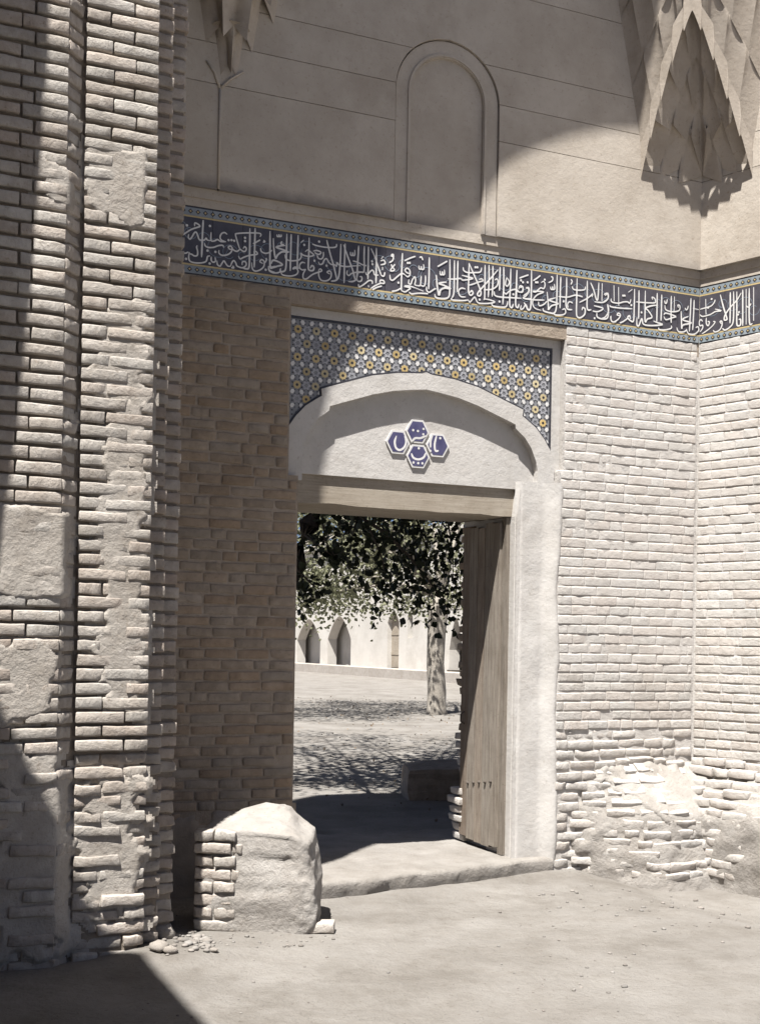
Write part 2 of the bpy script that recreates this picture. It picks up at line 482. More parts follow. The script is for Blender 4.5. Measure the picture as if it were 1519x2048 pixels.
rn = random.Random(7)
PITCH = .066
left_rest, right_rest = MB(), MB()
hide_left = {}
zc = -.02
row = 0
while zc < 3.71:
    # left of the doorway (in the pier's shadow)
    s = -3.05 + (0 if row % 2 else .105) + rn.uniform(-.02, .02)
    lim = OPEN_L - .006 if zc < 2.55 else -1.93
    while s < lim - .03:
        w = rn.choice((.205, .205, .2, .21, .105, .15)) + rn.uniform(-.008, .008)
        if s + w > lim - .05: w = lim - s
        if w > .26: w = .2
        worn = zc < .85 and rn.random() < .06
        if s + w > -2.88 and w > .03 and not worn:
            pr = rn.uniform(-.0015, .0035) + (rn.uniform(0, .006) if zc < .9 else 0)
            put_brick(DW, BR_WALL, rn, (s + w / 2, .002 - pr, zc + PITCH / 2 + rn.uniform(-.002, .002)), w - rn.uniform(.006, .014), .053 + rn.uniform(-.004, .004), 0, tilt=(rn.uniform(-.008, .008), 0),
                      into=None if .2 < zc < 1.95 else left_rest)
        s += w
    # right of the doorway (sunlit)
    s0 = .02
    s = s0 + (-.1 if row % 2 else 0) + rn.uniform(-.015, .015)
    low = 1 - sstep(.6, 1.45, zc); cpr = rn.uniform(-.0016, .0010)
    while s < CORNER[0] - .03:
        w = rn.choice((.205, .2, .21, .105, .16)) + rn.uniform(-.01, .01)
        a, b = max(s, s0 if zc < 2.7 else .055), min(s + w, CORNER[0] - .012)
        if b - a > .035:
            sc = (a + b) / 2
            gone = rn.random() < .035 * low
            if not gone:
                bl = bulge(sc, zc + .03)
                pr = cpr + rn.uniform(-.0008, .0008) + low * rn.uniform(.001, .012) + (rn.uniform(-.004, .012) if bl > .03 else 0)
                slope = math.atan2(bulge(sc, zc) - bulge(sc, zc + .1), .1)
                yaw = -math.atan2(bulge(sc + .08, zc + .03) - bulge(sc - .08, zc + .03), .16)
                jz = fbm((sc * 2.2, 4.4, zc * 1.5), 2) * .04 * (1 if zc < .75 else .15)
                put_brick(DW, BR_PALEW if zc < .95 else BR_PALE, rn, (sc, -.001 - pr - bl, zc + PITCH / 2 + jz),
                          b - a - (rn.uniform(.004, .010) if zc < 1.5 else .003), (.0630 + rn.uniform(-.002, .001)) if zc > 1.4 else .056 + rn.uniform(-.004, .005), yaw,
                          tilt=(rn.uniform(-.03, .03) + jz * .8 if bl > .02 else rn.uniform(-.003, .003), slope * .9),
                          into=None if zc < 1.36 else right_rest)
        s += w
    zc += PITCH
    row += 1
part('brickwork', left_rest.mesh('brickwork', M['stuff_brick'], True), DW, stuff=True)
part('brickwork', right_rest.mesh('brickwork', M['stuff_pale'], True), DW, stuff=True)

# mud and plaster slumped over the foot of the wall by the inner corner
def nf_right(s, z):
    y = -bulge(s, z)
    if s > CORNER[0]: y = min(y, -(s - CORNER[0]) * 2.58 - .02)
    return y
heap = [W(1150, 1600, -.02), W(1180, 1555, -.05), W(1250, 1530, -.1), W(1330, 1520, -.15), (1.10, .72), (1.5, .74), (1.7, -.4), (.20, -.4), (.16, .1), (.14, .35)]
mb = plaster_sheet(heap, lambda s, z: nf_right(s, z) + .003 + .03 * fbm((s * 2.6, z * 3.4, 8.2), 3), .010, res=.02, rag=.06, lump=.016, seed=4, fade=.13, sink=.035)
part('mud_skirting', mb.mesh('mud_skirting', M['mud_plaster'], True), DW)
patch = [W(1165, 1565, -.04), W(1210, 1535, -.07), W(1300, 1525, -.12), W(1390, 1515, -.16), (1.16, .78), (1.6, .80), (1.6, .40), W(1400, 1690, -.3), W(1330, 1665, -.25), W(1270, 1640, -.15), W(1230, 1600, -.1)]
mb = plaster_sheet(patch, lambda s, z: nf_right(s, z), .016, res=.016, rag=.07, lump=.014, fade=.09, seed=9)
part('plaster_patch', mb.mesh('plaster_patch', M['mud_plaster'], True), DW)
mb = plaster_sheet([(-1.9, 0), (-1.9, .55), (-2.3, .42), (-2.6, .5), (-3.1, .45), (-3.1, -.1)], lambda s, z: 0, .010, res=.03, rag=.05, lump=.006, seed=12)
part('plaster_patch', mb.mesh('plaster_patch', pmat('old_plaster', (.22, .185, .15), (.30, .26, .215), 5, .6, 40), True), DW)

# ---- doorway: spandrel recess, arch, tympanum, lintel, jamb
CEN = -.972
def z4(x, y): return (560 + x / 2.5317, 580 + y / 2.5317)
outer_px = [(760, 430), (880, 455), (1000, 495), (1100, 545), (1200, 595), (1225, 608), (1222, 640), (1240, 655), (1290, 700), (1330, 755), (1360, 810), (1375, 860), (1380, 910)]
inner_px = [(800, 518), (900, 545), (1000, 585), (1100, 635), (1190, 680), (1193, 702), (1240, 750), (1270, 800), (1295, 870), (1303, 915), (1290, 955)]
outR = [W(*z4(*p), .062) for p in outer_px]; innR = [W(*z4(*p), .05) for p in inner_px]
def mirror(pts): return [(2 * CEN - p[0], p[1]) for p in pts][::-1]
outR.append((outR[-1][0], 2.56)); innR[-1] = (innR[-2][0], innR[-2][1] - .04); innR.append((innR[-1][0], 2.56))
OUT = mirror(outR) + [(CEN, outR[0][1] + .012)] + outR
INN = mirror(innR) + [(CEN, innR[0][1] + .010)] + innR
mb = MB(); mb.prism(OUT + INN[::-1], .050, .30); OUT = OUT[1:-1]
part('arch_ring', mb.mesh('arch_ring', M['plaster']), DW)
mb = MB()
zt = 2.612
mb.prism([(-1.925, zt), (.05, zt), (.05, 3.644), (-1.925, 3.644)], .112, .88)
part('tympanum', mb.mesh('tympanum', M['plaster']), DW)
mb = MB()
mb.prism([(OPEN_R, -.1), (.013, -.1), (.013, 2.68), (-.115, 2.75), (-.13, zt - .001), (OPEN_R + .02, zt - .001), (OPEN_R, 2.42)], .053, .42)
mb.box(OPEN_R + .03, .013, .42, THICK, -.1, zt)
part('door_jamb', mb.mesh('door_jamb', M['plaster']), DW)
mb = MB(); A2, B2 = 22, 90                                       # smooth plaster running from the jamb onto the brick face
for i in range(A2 + 1):
    for j in range(B2 + 1):
        s = OPEN_R - .004 + (.085 - OPEN_R) * i / A2; z = .06 + 2.60 * j / B2
        e = .018 + .035 * fbm((z * 1.8, 7.7, 0), 3)
        k = sstep(-.09, e, s); low_ = 1 - sstep(.72, .9, z)
        y = .047 * (1 - k) - .010 * k + fbm((s * 3, z * 2.2, 6), 3) * .010 + .03 * (1 - sstep(OPEN_R - .004, OPEN_R + .03, s)) + .03 * sstep(e - .005, e + .03, s)
        mb.v.append((s, y, z))
for i in range(A2):
    for j in range(B2):
        a = i * (B2 + 1) + j; mb.f.append((a, a + B2 + 1, a + B2 + 2, a + 1)); mb.mi.append(0)
part('jamb_render', mb.mesh('jamb_render', M['plaster'], True), DW)
mb = MB()
lin = []
for i in range(33):
    s = -1.925 + i * (OPEN_R + .02 + 1.925) / 32
    lin.append((s, 2.428 + fbm((s * 3, 1.7, 0), 3) * .010))
for i in range(32):
    a, b = lin[i], lin[i + 1]
    mb.add([(a[0], .133, a[1]), (b[0], .133, b[1]), (b[0], .133, zt), (a[0], .133, zt), (a[0], .42, a[1]), (b[0], .42, b[1])],
           [(0, 1, 2, 3), (0, 4, 5, 1)])
lintel = part('lintel', mb.mesh('lintel', M['lintel_wood']), DW)
mb = MB()
for k, (n0, n1) in enumerate(((.425, .66), (.668, .895))): mb.box(-1.95, OPEN_R + .05, n0, n1, 2.44 + .012 * k, zt + .02)
part('rear_lintel', mb.mesh('rear_lintel', M['lintel_wood']), DW)
mb = MB(); mb.box(-1.925, OPEN_L + .02, .30, .36, .12, 2.43)
part('door_post', mb.mesh('door_post', M['wood']), DW)
# plaster margin of the mosaic
mb = MB()
mb.box(-1.922, .046, .057, .111, 3.588, 3.6435)
mb.prism([(-.020, 2.70), (.046, 2.70), (.046, 3.587), (-.020, 3.587)], .057, .111)
part('panel_margin', mb.mesh('panel_margin', M['plaster']), DW)

# ---- mosaic spandrel
SP = part('mosaic_spandrel', None, DW) if False else None
mb = MB()
for i in range(len(OUT) - 1):
    a, b = OUT[i], OUT[i + 1]
    if b[0] - a[0] > 1e-4: mb.prism([a, b, (b[0], 3.586), (a[0], 3.586)], .066, .110)
SP = part('mosaic_spandrel', mb.mesh('mosaic_spandrel', M['grey_glaze']), DW)

def poly_mesh(name, outline, mat, thick=.004, hole=None):
    m = MB(); n = len(outline)
    if hole:
        vs_ = [(p[0], -thick, p[1]) for p in outline] + [(p[0], -thick, p[1]) for p in hole] + [(p[0], 0, p[1]) for p in outline]
        m.add(vs_, [(i, n + i, n + (i + 1) % n, (i + 1) % n)[::-1] for i in range(n)] + [(i, i + 2 * n, (i + 1) % n + 2 * n, (i + 1) % n) for i in range(n)])
    else:
        m.prism(outline, -thick, 0)
    return m.mesh(name, mat)
def flower(R, k, amp, n=32):
    return [(R * (1 + amp * math.cos(k * a)) * math.cos(a), R * (1 + amp * math.cos(k * a)) * math.sin(a)) for a in [i * 2 * math.pi / n for i in range(n)]]
ME_YEL = poly_mesh('star_tile', flower(.0245, 8, .09), M['yellow'], .003, flower(.0095, 8, .0))
ME_EYE = poly_mesh('eye', flower(.0085, 8, 0, 8), M['black_glaze'], .002)
ME_ROS = poly_mesh('rosette_tile', flower(.024, 6, .22, 36), M['rosette'], .0025, flower(.013, 6, .2, 36))
ME_WHT = poly_mesh('hexagon_tile', [(.0145 * math.cos(a) * .92, .0175 * math.sin(a)) for a in [math.pi / 6 + i * math.pi / 3 for i in range(6)]], M['white_glaze'], .0035)
dots = MB()
def sub(me, name, par, s, n, z, rot=0):
    o = link(bpy.data.objects.new(name, me)); o.parent = par
    o.location = (s, n, z); o.rotation_euler = (0, rot, 0)
    return o
def above_arch(s, z, m):
    return poly_dist((s, z), [(-1.922, 3.586), (-1.922, OUT[0][1])] + OUT + [(-.0205, OUT[-1][1]), (-.0205, 3.586)]) > m
A_, B_ = .1225, .0872
for j in range(-1, 12):
    zz = 3.507 - j * B_
    for i in range(-1, 36):
        ss = -1.858 + (i - (j % 2)) * A_ / 2
        if (i) % 2 == 0:
            if above_arch(ss, zz, .010):
                y = sub(ME_YEL, 'star_tile', SP, ss, .066, zz, rn.uniform(0, 6))
            if above_arch(ss, zz, .0):
                mm = MB(); dots.add([(ss + .0085 * math.cos(t * math.pi / 3), .0645, zz + .0085 * math.sin(t * math.pi / 3)) for t in range(6)], [tuple(range(6))])
        else:
            if above_arch(ss, zz, .010): sub(ME_ROS, 'rosette_tile', SP, ss, .066, zz)
        # white tiles sit between the rows
        sw, zw = ss + A_ / 4, zz + B_ / 2 * (1 if True else 1)
        if above_arch(sw, zw, .008): sub(ME_WHT, 'hexagon_tile', SP, sw, .066, zw, .5 if (i + j) % 2 else -.5)
        for t in range(8):
            a = t * math.pi / 4 + .39
            ds, dz = ss + .035 * math.cos(a), zz + .035 * math.sin(a)
            if above_arch(ds, dz, .004): dots.add([(ds + .0052 * math.cos(q), .0642, dz + .0052 * math.sin(q)) for q in (0, 1.57, 3.14, 4.71)], [(0, 1, 2, 3)])
part('inlay_dots', dots.mesh('inlay_dots', M['black_glaze']), SP, loc=(0, 0, 0), stuff=True)

def ribbon(mb_, pts, w, n0, dn=0.0, taper=.55):
    """a flat painted stroke (s, z) on the plane n0"""
    P_ = [Vector(p) for p in pts]
    if len(P_) > 2:
        q = []
        for i in range(len(P_) - 1):
            p0, p1, p2, p3 = P_[max(i - 1, 0)], P_[i], P_[i + 1], P_[min(i + 2, len(P_) - 1)]
            for k in range(4):
                t = k / 4
                q.append(.5 * ((2 * p1) + (p2 - p0) * t + (2 * p0 - 5 * p1 + 4 * p2 - p3) * t * t + (-p0 + 3 * p1 - 3 * p2 + p3) * t ** 3))
        q.append(P_[-1]); P_ = q
    k = len(P_); vs_ = []
    for i, p in enumerate(P_):
        d = P_[min(i + 1, k - 1)] - P_[max(i - 1, 0)]
        if d.length < 1e-9: d = Vector((1, 0))
        d.normalize(); nn = Vector((-d.y, d.x))
        e = min(i, k - 1 - i) / max(1, k - 1) * 2
        ww = w * .5 * (taper + (1 - taper) * min(1, e * 4))
        y = n0 - dn * i
        a, b = p + nn * ww, p - nn * ww
        vs_ += [(a.x, y, a.y), (b.x, y, b.y)]
    mb_.add(vs_, [(2 * i, 2 * i + 1, 2 * i + 3, 2 * i + 2) for i in range(k - 1)])

# dark border of the mosaic
mb = MB()
bw = .0065
mb.box(-1.918, -.024, .0595, .067, 3.573, 3.5865)
mb.box(-.0325, -.0195, .060, .067, OUT[-1][1] - .01, 3.5725)
for i in range(len(OUT) - 1):
    a, b = Vector(OUT[i]), Vector(OUT[i + 1]); d = (b - a).normalized(); nn = Vector((-d.y, d.x))
    e = d * .002
    q = [a - e, b + e, b + e + nn * .013, a - e + nn * .013]
    mb.prism([tuple(x) for x in q], .0602 - .0004 * (i % 2), .067)
part('border', mb.mesh('border', M['black_glaze']), SP, loc=(0, 0, 0))

# ---- four lettered hexagon tiles on the tympanum
def zh(x, y): return W(740 + x / 8.44, 820 + y / 8.44, .110)
hexes = [((455, 545), [[(430, 440), (400, 540), (420, 640), (480, 680), (555, 640), (592, 545), (565, 440)]], []),
         ((785, 365), [[(690, 535), (745, 480), (830, 480), (925, 440)]], [(710, 345), (790, 360), (885, 325), (880, 415)]),
         ((795, 785), [[(680, 735), (715, 810), (800, 838), (885, 805), (925, 725)]], [(805, 650), (715, 890), (795, 902), (865, 905)]),
         ((1125, 600), [[(1035, 420), (1005, 520), (1000, 640)], [(1105, 435), (1072, 580), (1085, 690), (1140, 690)]], [(1165, 480), (1000, 695)])]
HR = .0875
for c, strokes, dts in hexes:
    s, z = zh(*c)
    ol = [(HR * .97 * math.cos(i * math.pi / 3), HR * math.sin(i * math.pi / 3)) for i in range(6)]
    hx = sub(poly_mesh('hexagonal_tile', ol, M['white_glaze'], .012), 'hexagonal_tile', DW, s - DW['_b'][0], .112 - DW['_b'][1], z)
    il = [(p[0] * .84, p[1] * .84) for p in ol]
    sub(poly_mesh('glaze_field', il, M['cobalt'], .002), 'glaze_field', hx, 0, -.0118, 0)
    mb = MB()
    for k, st in enumerate(strokes):
        ribbon(mb, [(zh(*p)[0] - s, zh(*p)[1] - z) for p in st], .014, -.0145 - .0002 * k, 0, .35)
    for k, p in enumerate(dts):
        q = zh(*p); mb.add([(q[0] - s + .0085 * math.cos(t), -.0150 - .0001 * k, q[1] - z + .0085 * math.sin(t)) for t in [i * math.pi / 4 for i in range(8)]], [tuple(range(8))])
    sub(mb.mesh('lettering', M['white_glaze']), 'lettering', hx, 0, 0, 0)

# ---- inscription band: strokes traced from the photograph, chunk by chunk (enlarged pixels)
CH = [
 (350, 390, 7.595, 0, "75,640 160,580 250,525 340,495 375,480 350,450 300,430 295,480|178,465|425,385 412,650 400,950|527,475|205,600 200,650 225,675 255,640 290,580 320,570 345,630 370,685 440,690 470,660 490,690 545,695|545,570 545,695 600,700 640,680 690,710 770,715|790,605 750,575 705,590 680,640 700,690 770,715|810,690|855,690|895,700|445,735 455,775 500,800 580,800 650,775 720,770 735,805|490,850|610,868|665,840 665,890 710,920 780,915 840,880 865,820 840,780 805,795 830,830 865,820|865,820 900,850 940,860 980,830|980,830 945,720 915,610 940,590 1100,580 1270,585 1300,610 1285,640|980,820 1020,855 1060,860 1080,820 1055,790 1030,820|1060,655|1060,705|1133,510 1130,800 1120,1090 1080,1125 1020,1110|1212,505 1205,800 1198,1105|1290,685 1230,720 1180,745|960,930 985,975 1040,950 1130,920 1240,905 1235,870 1200,860 1195,900|335,770 325,800 340,860 335,920 290,930 250,905 215,900|215,870 205,950 225,1010 300,1035 400,1035 470,1010 490,940 530,930|90,760 90,820|115,860 120,910 90,950 50,970|115,870 150,890 200,870|165,975|523,1045|550,940 545,990 570,1025 610,1010 605,950|635,1000 640,1060 680,1085 710,1040 740,1005 770,1050 800,1085 840,1085|840,1085 860,1030 890,1000 920,1040 940,1085 1020,1110 1075,1070 1065,1020 1020,1020 1015,1070|870,1080 890,1110 850,1110|1160,1030 1170,1120 1210,1160 1280,1145 1340,1095 1350,1020 1310,985 1285,1020 1330,1045|1380,960 1380,1000 1350,1040|1372,1140|1437,555 1437,850 1440,1080 1470,1100 1519,1085|1295,810 1305,860 1360,890 1420,880 1470,840|1415,1080 1430,1150 1519,1185|1340,690 1360,715 1330,720"),
 (520, 420, 7.595, 0, "147,325 145,650 148,870 185,880 270,855 335,835 260,785 190,770 165,820|195,435 205,600 230,740 260,690 330,640 430,645 320,600 240,570 300,550 380,545|330,480 310,520 360,530|255,375 255,405 285,405 285,380 285,405 315,405 315,375|402,365 395,650 385,890 340,940 300,930 310,890|467,370 460,650 452,930|573,385 565,650 560,850 575,900|370,680 385,740 430,770 510,775 590,760 620,710 615,660 650,690 740,710 810,690 770,650 720,610 680,640|740,425 735,650 725,870 745,920 800,920 810,870 780,850 755,890|785,520 850,545 980,570 1100,575 1150,560 1155,520|665,535|820,775|890,485|1005,460 1060,680 1110,850 1160,1070|1220,520 1210,800 1190,1000 1150,1070 1070,1085|1285,515 1275,800 1268,1115|1260,530 1330,730 1400,920 1430,1040 1450,1060 1400,1090 1330,1090|800,630 860,620 920,650 880,680 820,650|860,690 880,740 930,745 955,700 955,640|880,790 900,830 940,820 970,760 1005,745 1030,790 1070,830 1130,840 1155,860 1160,800 1200,845 1300,865 1400,855 1519,850|1365,640 1370,690 1400,690 1400,650 1400,690 1430,690 1430,610|1490,545 1475,800 1460,1060|125,870 130,920 180,955 250,960 310,940|310,940 330,985 400,1005 480,1005 550,980 570,930 540,890 490,900 530,870 590,890|680,810 630,800 595,840 600,890 640,915 690,905|690,905 650,970 650,1040 700,1050 780,990 860,955 930,930 910,900 880,915|885,915 885,1000 920,1070 1000,1080 1060,1040 1075,970 1050,930 1010,950 1060,980|1320,920 1310,970 1340,1000 1380,970 1460,950 1519,950|1003,850|660,460 610,500"),
 (690, 450, 7.595, 0, "200,700 170,810 190,860 240,850 245,795 210,790|285,325 280,480 280,700 230,720 170,725|347,335 342,600 338,830|385,360 440,480 490,630 540,770|467,350 465,600 460,890|408,600|400,555|110,550 180,570 260,610 320,625|300,720 320,760 350,740 390,695 420,700 440,760 500,765|540,770 580,780 595,720|560,640 560,690|540,520 570,480|530,550 580,540 600,590 530,610|690,460 700,480 725,465 715,450 690,460|725,465 715,540 660,575|195,900 205,945 280,905 350,850 400,855 405,900|345,920 350,950|380,970 450,925 530,890 585,890 575,850 525,845 525,890|405,985 480,950 550,930|690,600 710,640 750,600|710,640 680,700 740,690 710,640|670,760 680,830 720,840 780,790 850,740 900,760|862,430 852,650 845,900 845,1000|700,1010 770,1000 845,960|845,1000 900,1020 950,990 980,960 890,935 960,930 1060,960|900,760 940,790 975,760 970,690 930,660 900,690 930,730 970,740|890,550 970,510 1060,480|940,580|970,580|800,880|960,830 955,890 990,900 1010,840 1050,790 1060,850 1050,910 1090,925|1145,775 1140,850 1130,920 1090,925|1210,770 1210,860 1190,930 1130,920|1110,620 1115,670 1145,670 1145,630 1150,675 1185,670 1180,600|1268,495 1265,750 1258,980|1375,765 1385,900 1410,1070 1430,1000 1519,945|960,1020 1000,1050 1100,1040 1220,1045 1250,1050|1225,940 1230,1000 1270,1025 1340,980 1370,970|1060,960 1180,1010|1120,500 1150,490 1170,540"),
 (860, 470, 7.595, 0, "288,375 290,640 285,880 265,950 200,970 80,955 60,900|80,610 95,780 125,920 150,840 210,810 300,820 200,770 120,740 180,725 240,720|140,550 145,605 175,600 175,560 175,605 205,600 205,530|100,485 180,440 250,400|358,390 355,650 350,880 320,960|410,395 405,650 400,870|255,670 350,675 450,665 490,690 640,665 560,640 470,615|525,825 470,810 425,840 425,900 460,940 530,945|320,960 310,985 380,995 500,1000 570,990|580,430 575,650 570,850 600,920 640,890 620,850 590,880|580,435 650,600 720,760 760,880 740,930 705,910 730,860 800,780 900,670 1020,530|490,495 500,545 560,575 660,575 750,565 770,500|675,495|705,495|740,985|1040,1015|560,770 640,750 720,720 790,700 770,670 730,680|822,460 820,700 815,960 800,975|882,460 882,700 870,950|940,475 940,700 930,940|970,690 1000,670 1020,710 1000,780 920,830 800,835|1050,490 1045,680 1040,850|1105,490 1105,780 1090,1060|1150,650 1130,750 1160,780 1190,720 1150,650|1212,515 1205,780 1195,1060 1230,1105 1250,1050|1303,540 1295,800 1285,1060 1320,1105 1335,1050|1110,870 1140,900 1200,850 1290,830 1340,870 1390,860 1390,790 1350,780 1330,830|1250,905|960,860 970,920 1050,945 1200,955 1370,965|570,990 590,1025 640,970 670,950 710,1030 800,1045 900,1040 970,1020 880,985 800,975|930,1030 940,1080 1100,1100 1150,1080 1165,1010|1340,660 1420,630 1480,610|1440,820 1480,800 1490,860 1440,930 1400,955 1420,970 1519,970|1370,1070 1360,1130 1400,1120 1440,1060 1470,1130 1510,1130"),
 (1030, 500, 7.595, 0, "235,310 232,600 220,880 180,910 150,850 120,800|260,470 320,430 370,390|15,310 10,740|300,495|325,495|435,455|175,495|75,465|105,495|380,500 420,480 440,530 420,590 370,580 300,640 260,630 420,640 330,680 270,740 250,820 290,890 380,920|490,500 550,470 555,420 530,410|520,560 530,600 555,600 555,560 555,600 585,595 580,520|622,380 620,640 610,880 580,960 520,960 420,930 410,890|678,410 670,650 665,890|767,420 765,650 755,820 780,900 850,910|860,810 810,790 780,830 790,880|640,710 780,720 900,690 1010,715 930,690|850,555 870,600 950,615 1040,605 1050,560|830,450 850,480 830,530|925,435 920,700 915,950 930,1020 980,1030 1040,980 1045,900 1010,880 1000,920|1080,470 1078,700 1080,900 1140,910|1130,500 1180,620 1215,750 1240,740 1255,500|1305,510 1300,760|960,800 1060,750 1130,700 1160,670 1150,720|1350,700 1390,660 1395,740 1320,800 1190,790|1385,830 1400,950 1380,1040 1300,1050 1230,1020 1225,960|1180,850 1320,890 1240,940 1160,930|470,640 490,860 490,910 540,850 640,820 530,780 500,760 600,730|340,790 350,850 420,830 470,780|110,740 250,760 430,765|560,960 600,990 700,990 750,960 740,900 700,910|720,785|1190,1040|1430,1010 1450,1090 1519,1095|60,580 100,560 100,640 40,640 10,620|150,570 190,600 180,650 110,700"),
 (1200, 520, 7.595, 0, "15,360 10,630|192,390 195,630|262,415 265,700|150,590 160,640 260,660 340,640 400,640 430,660 450,600|40,530 90,510 100,590 20,650|330,545|355,545|455,690|610,800|410,495 470,450|505,445 500,700 490,920 450,930 400,880 430,850 440,900|572,465 570,700 565,900|668,470 665,700 665,940 700,900 770,870 700,760 660,740 760,700 860,690|530,640 640,650 740,655 820,650 810,590 770,570 780,610|848,505 845,750 840,950|917,530 912,750 905,930|1062,550 1058,800 1060,960|1110,560 1105,780|130,690 150,715 300,735 470,745|100,680 110,780 60,870 10,890|150,850 150,920 190,945 260,900 290,840 260,810 240,840 290,850|280,960 330,940 400,890|540,880 540,990 570,1000 600,920 620,900 640,980 760,1000 930,985 850,955 790,930|965,690 980,760 1080,790 1180,770 1190,700 1160,690 1170,730|950,860 980,910 1080,880 1130,860 980,810 950,840|870,1030 880,1060 970,1065 1060,1040 1060,1000|960,620 970,660 990,655 1000,600|1210,780 1215,900 1220,1050 1240,990 1370,960 1230,910 1320,860|1360,585 1350,820 1335,1090|1408,610 1400,820 1385,1070|1145,1030 1170,1090 1250,1095 1300,1060|1290,1050 1320,1120 1410,1130 1480,1080 1470,1020 1430,1030|1270,730 1285,760 1305,750 1320,700|1390,740 1490,760"),
 (1330, 520, 8.037, 1, "650,630 655,880|560,795 650,770 740,740 790,680 800,640|745,630|690,770|560,880 600,910 720,880 810,830 900,820 800,790|600,990 570,960 545,1010 560,1060 600,1050 600,1100 560,1160|660,930 660,1020 690,1060 710,1000 680,990|590,1190 680,1130 760,1060 800,1000 770,990|770,1130 800,1160 870,1130 910,1060 910,990 880,990 900,1030|885,560 930,740 985,920 990,960 950,965 960,890 1040,770 1150,650 1220,530|1045,520 1045,780 1040,1020|1098,510 1100,780 1090,1000 1040,1080 960,1130 920,1100|1150,510 1150,800 1150,1030 1180,1060 1210,1040 1210,960 1180,960|1185,840|1170,880|1245,480 1245,760 1245,1060|1300,470 1300,1040|1300,740 1340,760 1380,700|1350,455 1352,1000 1400,1020|1420,440 1420,980"),
]
BZ = dict(top=4.147, t1=4.136, t0=4.090, y1=4.0885, y0=4.0785, n1=4.0775, n0=3.8015, z1=3.8005, z0=3.7905, u1=3.789, u0=3.7455, bot=3.738)

def build_band(owner, s0, s1, n, strokes_of, offs, first):
    """navy tiles with white script between two turquoise borders; owner frame = wall frame of that wall"""
    mb = MB(); mb.box(s0, s1, n + .001, n + .02, BZ['bot'], BZ['top'])
    band = part('inscription_band', mb.mesh('inscription_band', M['black_glaze']), owner)
    rb = random.Random(5)
    w = .19; k = max(1, round((s1 - s0) / w)); w = (s1 - s0) / k
    for i in range(k):
        a, b = s0 + i * w + .0015, s0 + (i + 1) * w - .0015
        for nm, za, zb, mt in (('tile', BZ['n0'], BZ['n1'], 'navy'), ('border_tile', BZ['t0'], BZ['t1'], 'turquoise'), ('border_tile', BZ['u0'], BZ['u1'], 'turquoise')):
            m = MB(); d = rb.uniform(-.0006, .0006)
            m.box(a - (a + b) / 2, b - (a + b) / 2, 0, .006, za - (za + zb) / 2, zb - (za + zb) / 2)
            sub(m.mesh(nm, M[mt]), nm, band, (a + b) / 2, n - .004 + d, (za + zb) / 2)
    m = MB()
    m.box(s0, s1, n - .0035, n + .0005, BZ['y0'], BZ['y1']); m.box(s0, s1, n - .0035, n + .0005, BZ['z0'], BZ['z1'])
    part('border_line', m.mesh('border_line', M['yellow']), band, loc=(0, 0, 0))
    dk, yl = MB(), MB()
    st = .0455
    for zc_ in ((BZ['t0'] + BZ['t1']) / 2, (BZ['u0'] + BZ['u1']) / 2):
        x = s0 + .02
        while x < s1 - .015:
            for mm, r, yy in ((dk, .0155, n - .0056), (yl, .0072, n - .0062)):
                mm.add([(x + r, yy, zc_), (x, yy, zc_ + r), (x - r, yy, zc_), (x, yy, zc_ - r)], [(0, 1, 2, 3)])
            x += st
    part('diamond_inlay', dk.mesh('diamond_inlay', M['black_glaze']), band, loc=(0, 0, 0), stuff=True)
    part('diamond_inlay', yl.mesh('diamond_inlay', M['yellow']), band, loc=(0, 0, 0), stuff=True)
    vn = MB(); x = s0 + .1; i = 0
    while x < s1 - .12:                                          # faint scrolling vine behind the letters
        zc_ = 3.94 + .05 * math.sin(x * 9); r = .055 + .02 * math.sin(x * 23); sgn = 1 if i % 2 else -1
        ribbon(vn, [(x + r * math.cos(a) * (1 - .06 * t), zc_ + sgn * r * math.sin(a) * (1 - .06 * t)) for t, a in enumerate([k_ * .7 for k_ in range(9)])], .0040, n - .0050 - .00002 * i)
        x += .082; i += 1
    part('vine_scroll', vn.mesh('vine_scroll', M['vine']), band, loc=(0, 0, 0), stuff=True)
    lt = MB()
    for i, (pts) in enumerate(strokes_of):
        y = n - .0062 - .000012 * i
        if len(pts) == 1:
            p = pts[0]
            lt.add([(p[0] + .0078 * math.cos(t), y, p[1] + .0078 * math.sin(t)) for t in [q * math.pi / 4 for q in range(8)]], [tuple(range(8))])
        else:
            tall = abs(pts[0][1] - pts[1][1]) > .05
            ribbon(lt, pts, .0106 if tall else .0090, y, .0000008)
    part('lettering', lt.mesh('lettering', M['white_glaze']), band, loc=(0, 0, 0))
    return band

MR = MW @ Matrix.Translation((CORNER[0], CORNER[1], 0)) @ Matrix.Rotation(ANG_R, 4, 'Z')
MRI = MR.inverted()
def WR(x, y, n=0.0):                                             # sight line onto the side wall's own frame
    o = MRI @ Vector((0, 0, EYE)); d = MRI.to_3x3() @ ray(x, y)
    k = (n - o.y) / d.y
    return (o.x + d.x * k, o.z + d.z * k)

main_strokes, side_strokes = [], []
for ox, oy, sc_, side, txt in CH:
    for st in txt.split('|'):
        pts = [tuple(map(float, q.split(','))) for q in st.split()]
        px = [(ox + p[0] / sc_, oy + p[1] / sc_) for p in pts]
        if side: side_strokes.append([WR(*p) for p in px])
        else:
            q = [W(*p) for p in px]
            if max(p[0] for p in q) > CORNER[0] - .01: q = [(min(p[0], CORNER[0] - .012), p[1]) for p in q]
            main_strokes.append(q)
build_band(DW, -3.0, CORNER[0] - .004, 0.0, main_strokes, None, True)

